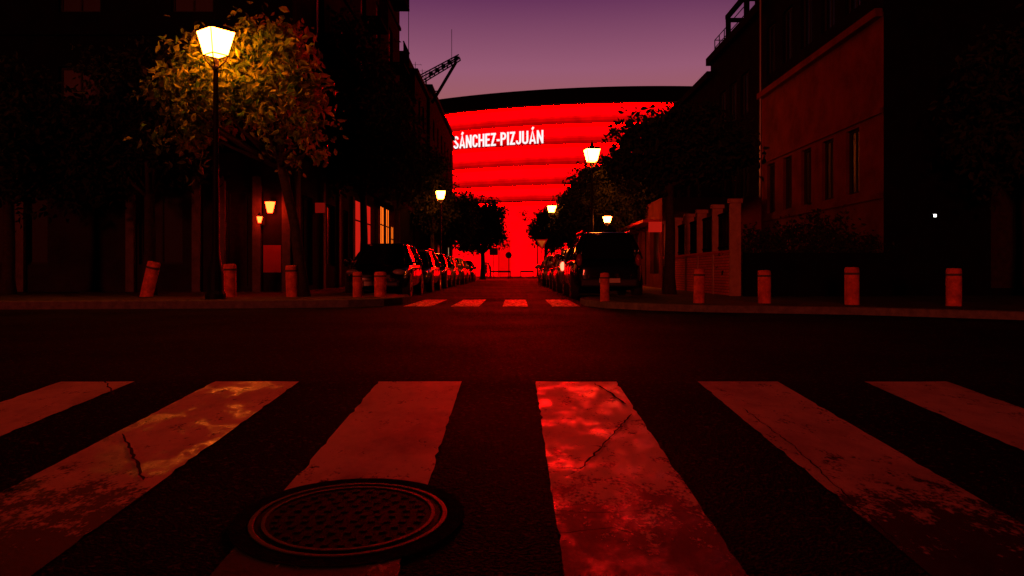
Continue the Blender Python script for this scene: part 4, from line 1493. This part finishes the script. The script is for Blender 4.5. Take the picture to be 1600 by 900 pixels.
def barrier(label, x0, x1, y):
    o = empty('barrier', label, 'barrier', ((x0 + x1) / 2, y, .145), 0, 'low barriers closing the street')
    h = (x1 - x0) / 2
    b = MB(); b.box(-h, h, -.06, .06, .50, .68); b.build('top_rail', M['void'], o)
    for sx in (-1, 1):
        b = MB(); b.box(sx * (h - .06) - .05, sx * (h - .06) + .05, -.045, .045, -.02, .50); b.build('leg', M['void'], o)
    return o
barrier('longer low black barrier left of the gap at the street end', -2.4, -.12, 84.8)
barrier('shorter low black barrier right of the gap at the street end', .90, 2.4, 84.8)

def person(label, x, y, z, rz, lean):
    root = empty('person', label, 'person', (x, y, z), rz)
    J = dict(pelvis=(0, 0, .92), waist=(0, lean * .02, 1.08), chest=(0, lean * .07, 1.32), neck=(0, lean * .12, 1.47), head=(0, lean * .17, 1.56), crown=(0, lean * .19, 1.69),
             hipL=(.10, 0, .88), kneeL=(.11, .12, .50), ankL=(.11, .06, .09), toeL=(.12, .26, .05), hipR=(-.10, 0, .88), kneeR=(-.11, .02, .49), ankR=(-.11, -.16, .10), toeR=(-.12, .03, .05),
             shL=(.18, lean * .09, 1.40), elL=(.24, -.04, 1.13), haL=(.22, .14, .92), fiL=(.21, .24, .86), shR=(-.18, lean * .09, 1.40), elR=(-.24, .04, 1.13), haR=(-.20, .26, 1.02), fiR=(-.17, .35, 1.05))
    rad = dict(pelvis=.15, waist=.135, chest=.155, neck=.058, head=.095, crown=.07, hipL=.10, kneeL=.065, ankL=.045, toeL=.035, hipR=.10, kneeR=.065, ankR=.045, toeR=.035,
               shL=.065, elL=.048, haL=.035, fiL=.022, shR=.065, elR=.048, haR=.035, fiR=.022)
    E = [('pelvis', 'waist'), ('waist', 'chest'), ('chest', 'neck'), ('neck', 'head'), ('head', 'crown')]
    for s in 'LR':
        E += [('pelvis', 'hip' + s), ('hip' + s, 'knee' + s), ('knee' + s, 'ank' + s), ('ank' + s, 'toe' + s), ('chest', 'sh' + s), ('sh' + s, 'el' + s), ('el' + s, 'ha' + s), ('ha' + s, 'fi' + s)]
    ks_ = list(J)
    me = bpy.data.meshes.new('body')
    me.from_pydata([J[k] for k in ks_], [(ks_.index(a), ks_.index(c)) for a, c in E], [])
    o = bpy.data.objects.new('body', me)
    col.objects.link(o)
    sk = o.modifiers.new('skin', 'SKIN')
    for i, k in enumerate(ks_):
        me.skin_vertices[0].data[i].radius = (rad[k], rad[k] * (.75 if k in ('pelvis', 'waist', 'chest') else 1))
        me.skin_vertices[0].data[i].use_root = (k == 'pelvis')
    ss = o.modifiers.new('sub', 'SUBSURF'); ss.levels = 2; ss.render_levels = 2
    bpy.context.view_layer.update()
    bme = new_from(o)
    bpy.data.objects.remove(o)
    bme.materials.clear(); bme.materials.append(M['cloth'])
    for p in bme.polygons:
        p.use_smooth = True
    bo = bpy.data.objects.new('body', bme)
    col.objects.link(bo); bo.parent = root
    b = MB(); b.ellipsoid((0, lean * .18 - .015, 1.635), (.098, .11, .10), 14, 8)
    b.build('hair', M['hair'], root, smooth=True)
    return root
person('person in dark clothes walking past the left barrier, head bent forward', -2.3, 82.2, 0, R(75), 1.6)
person('person in dark clothes standing beside the broad tree trunk', -2.75, 80.5, 0, R(-60), .3)
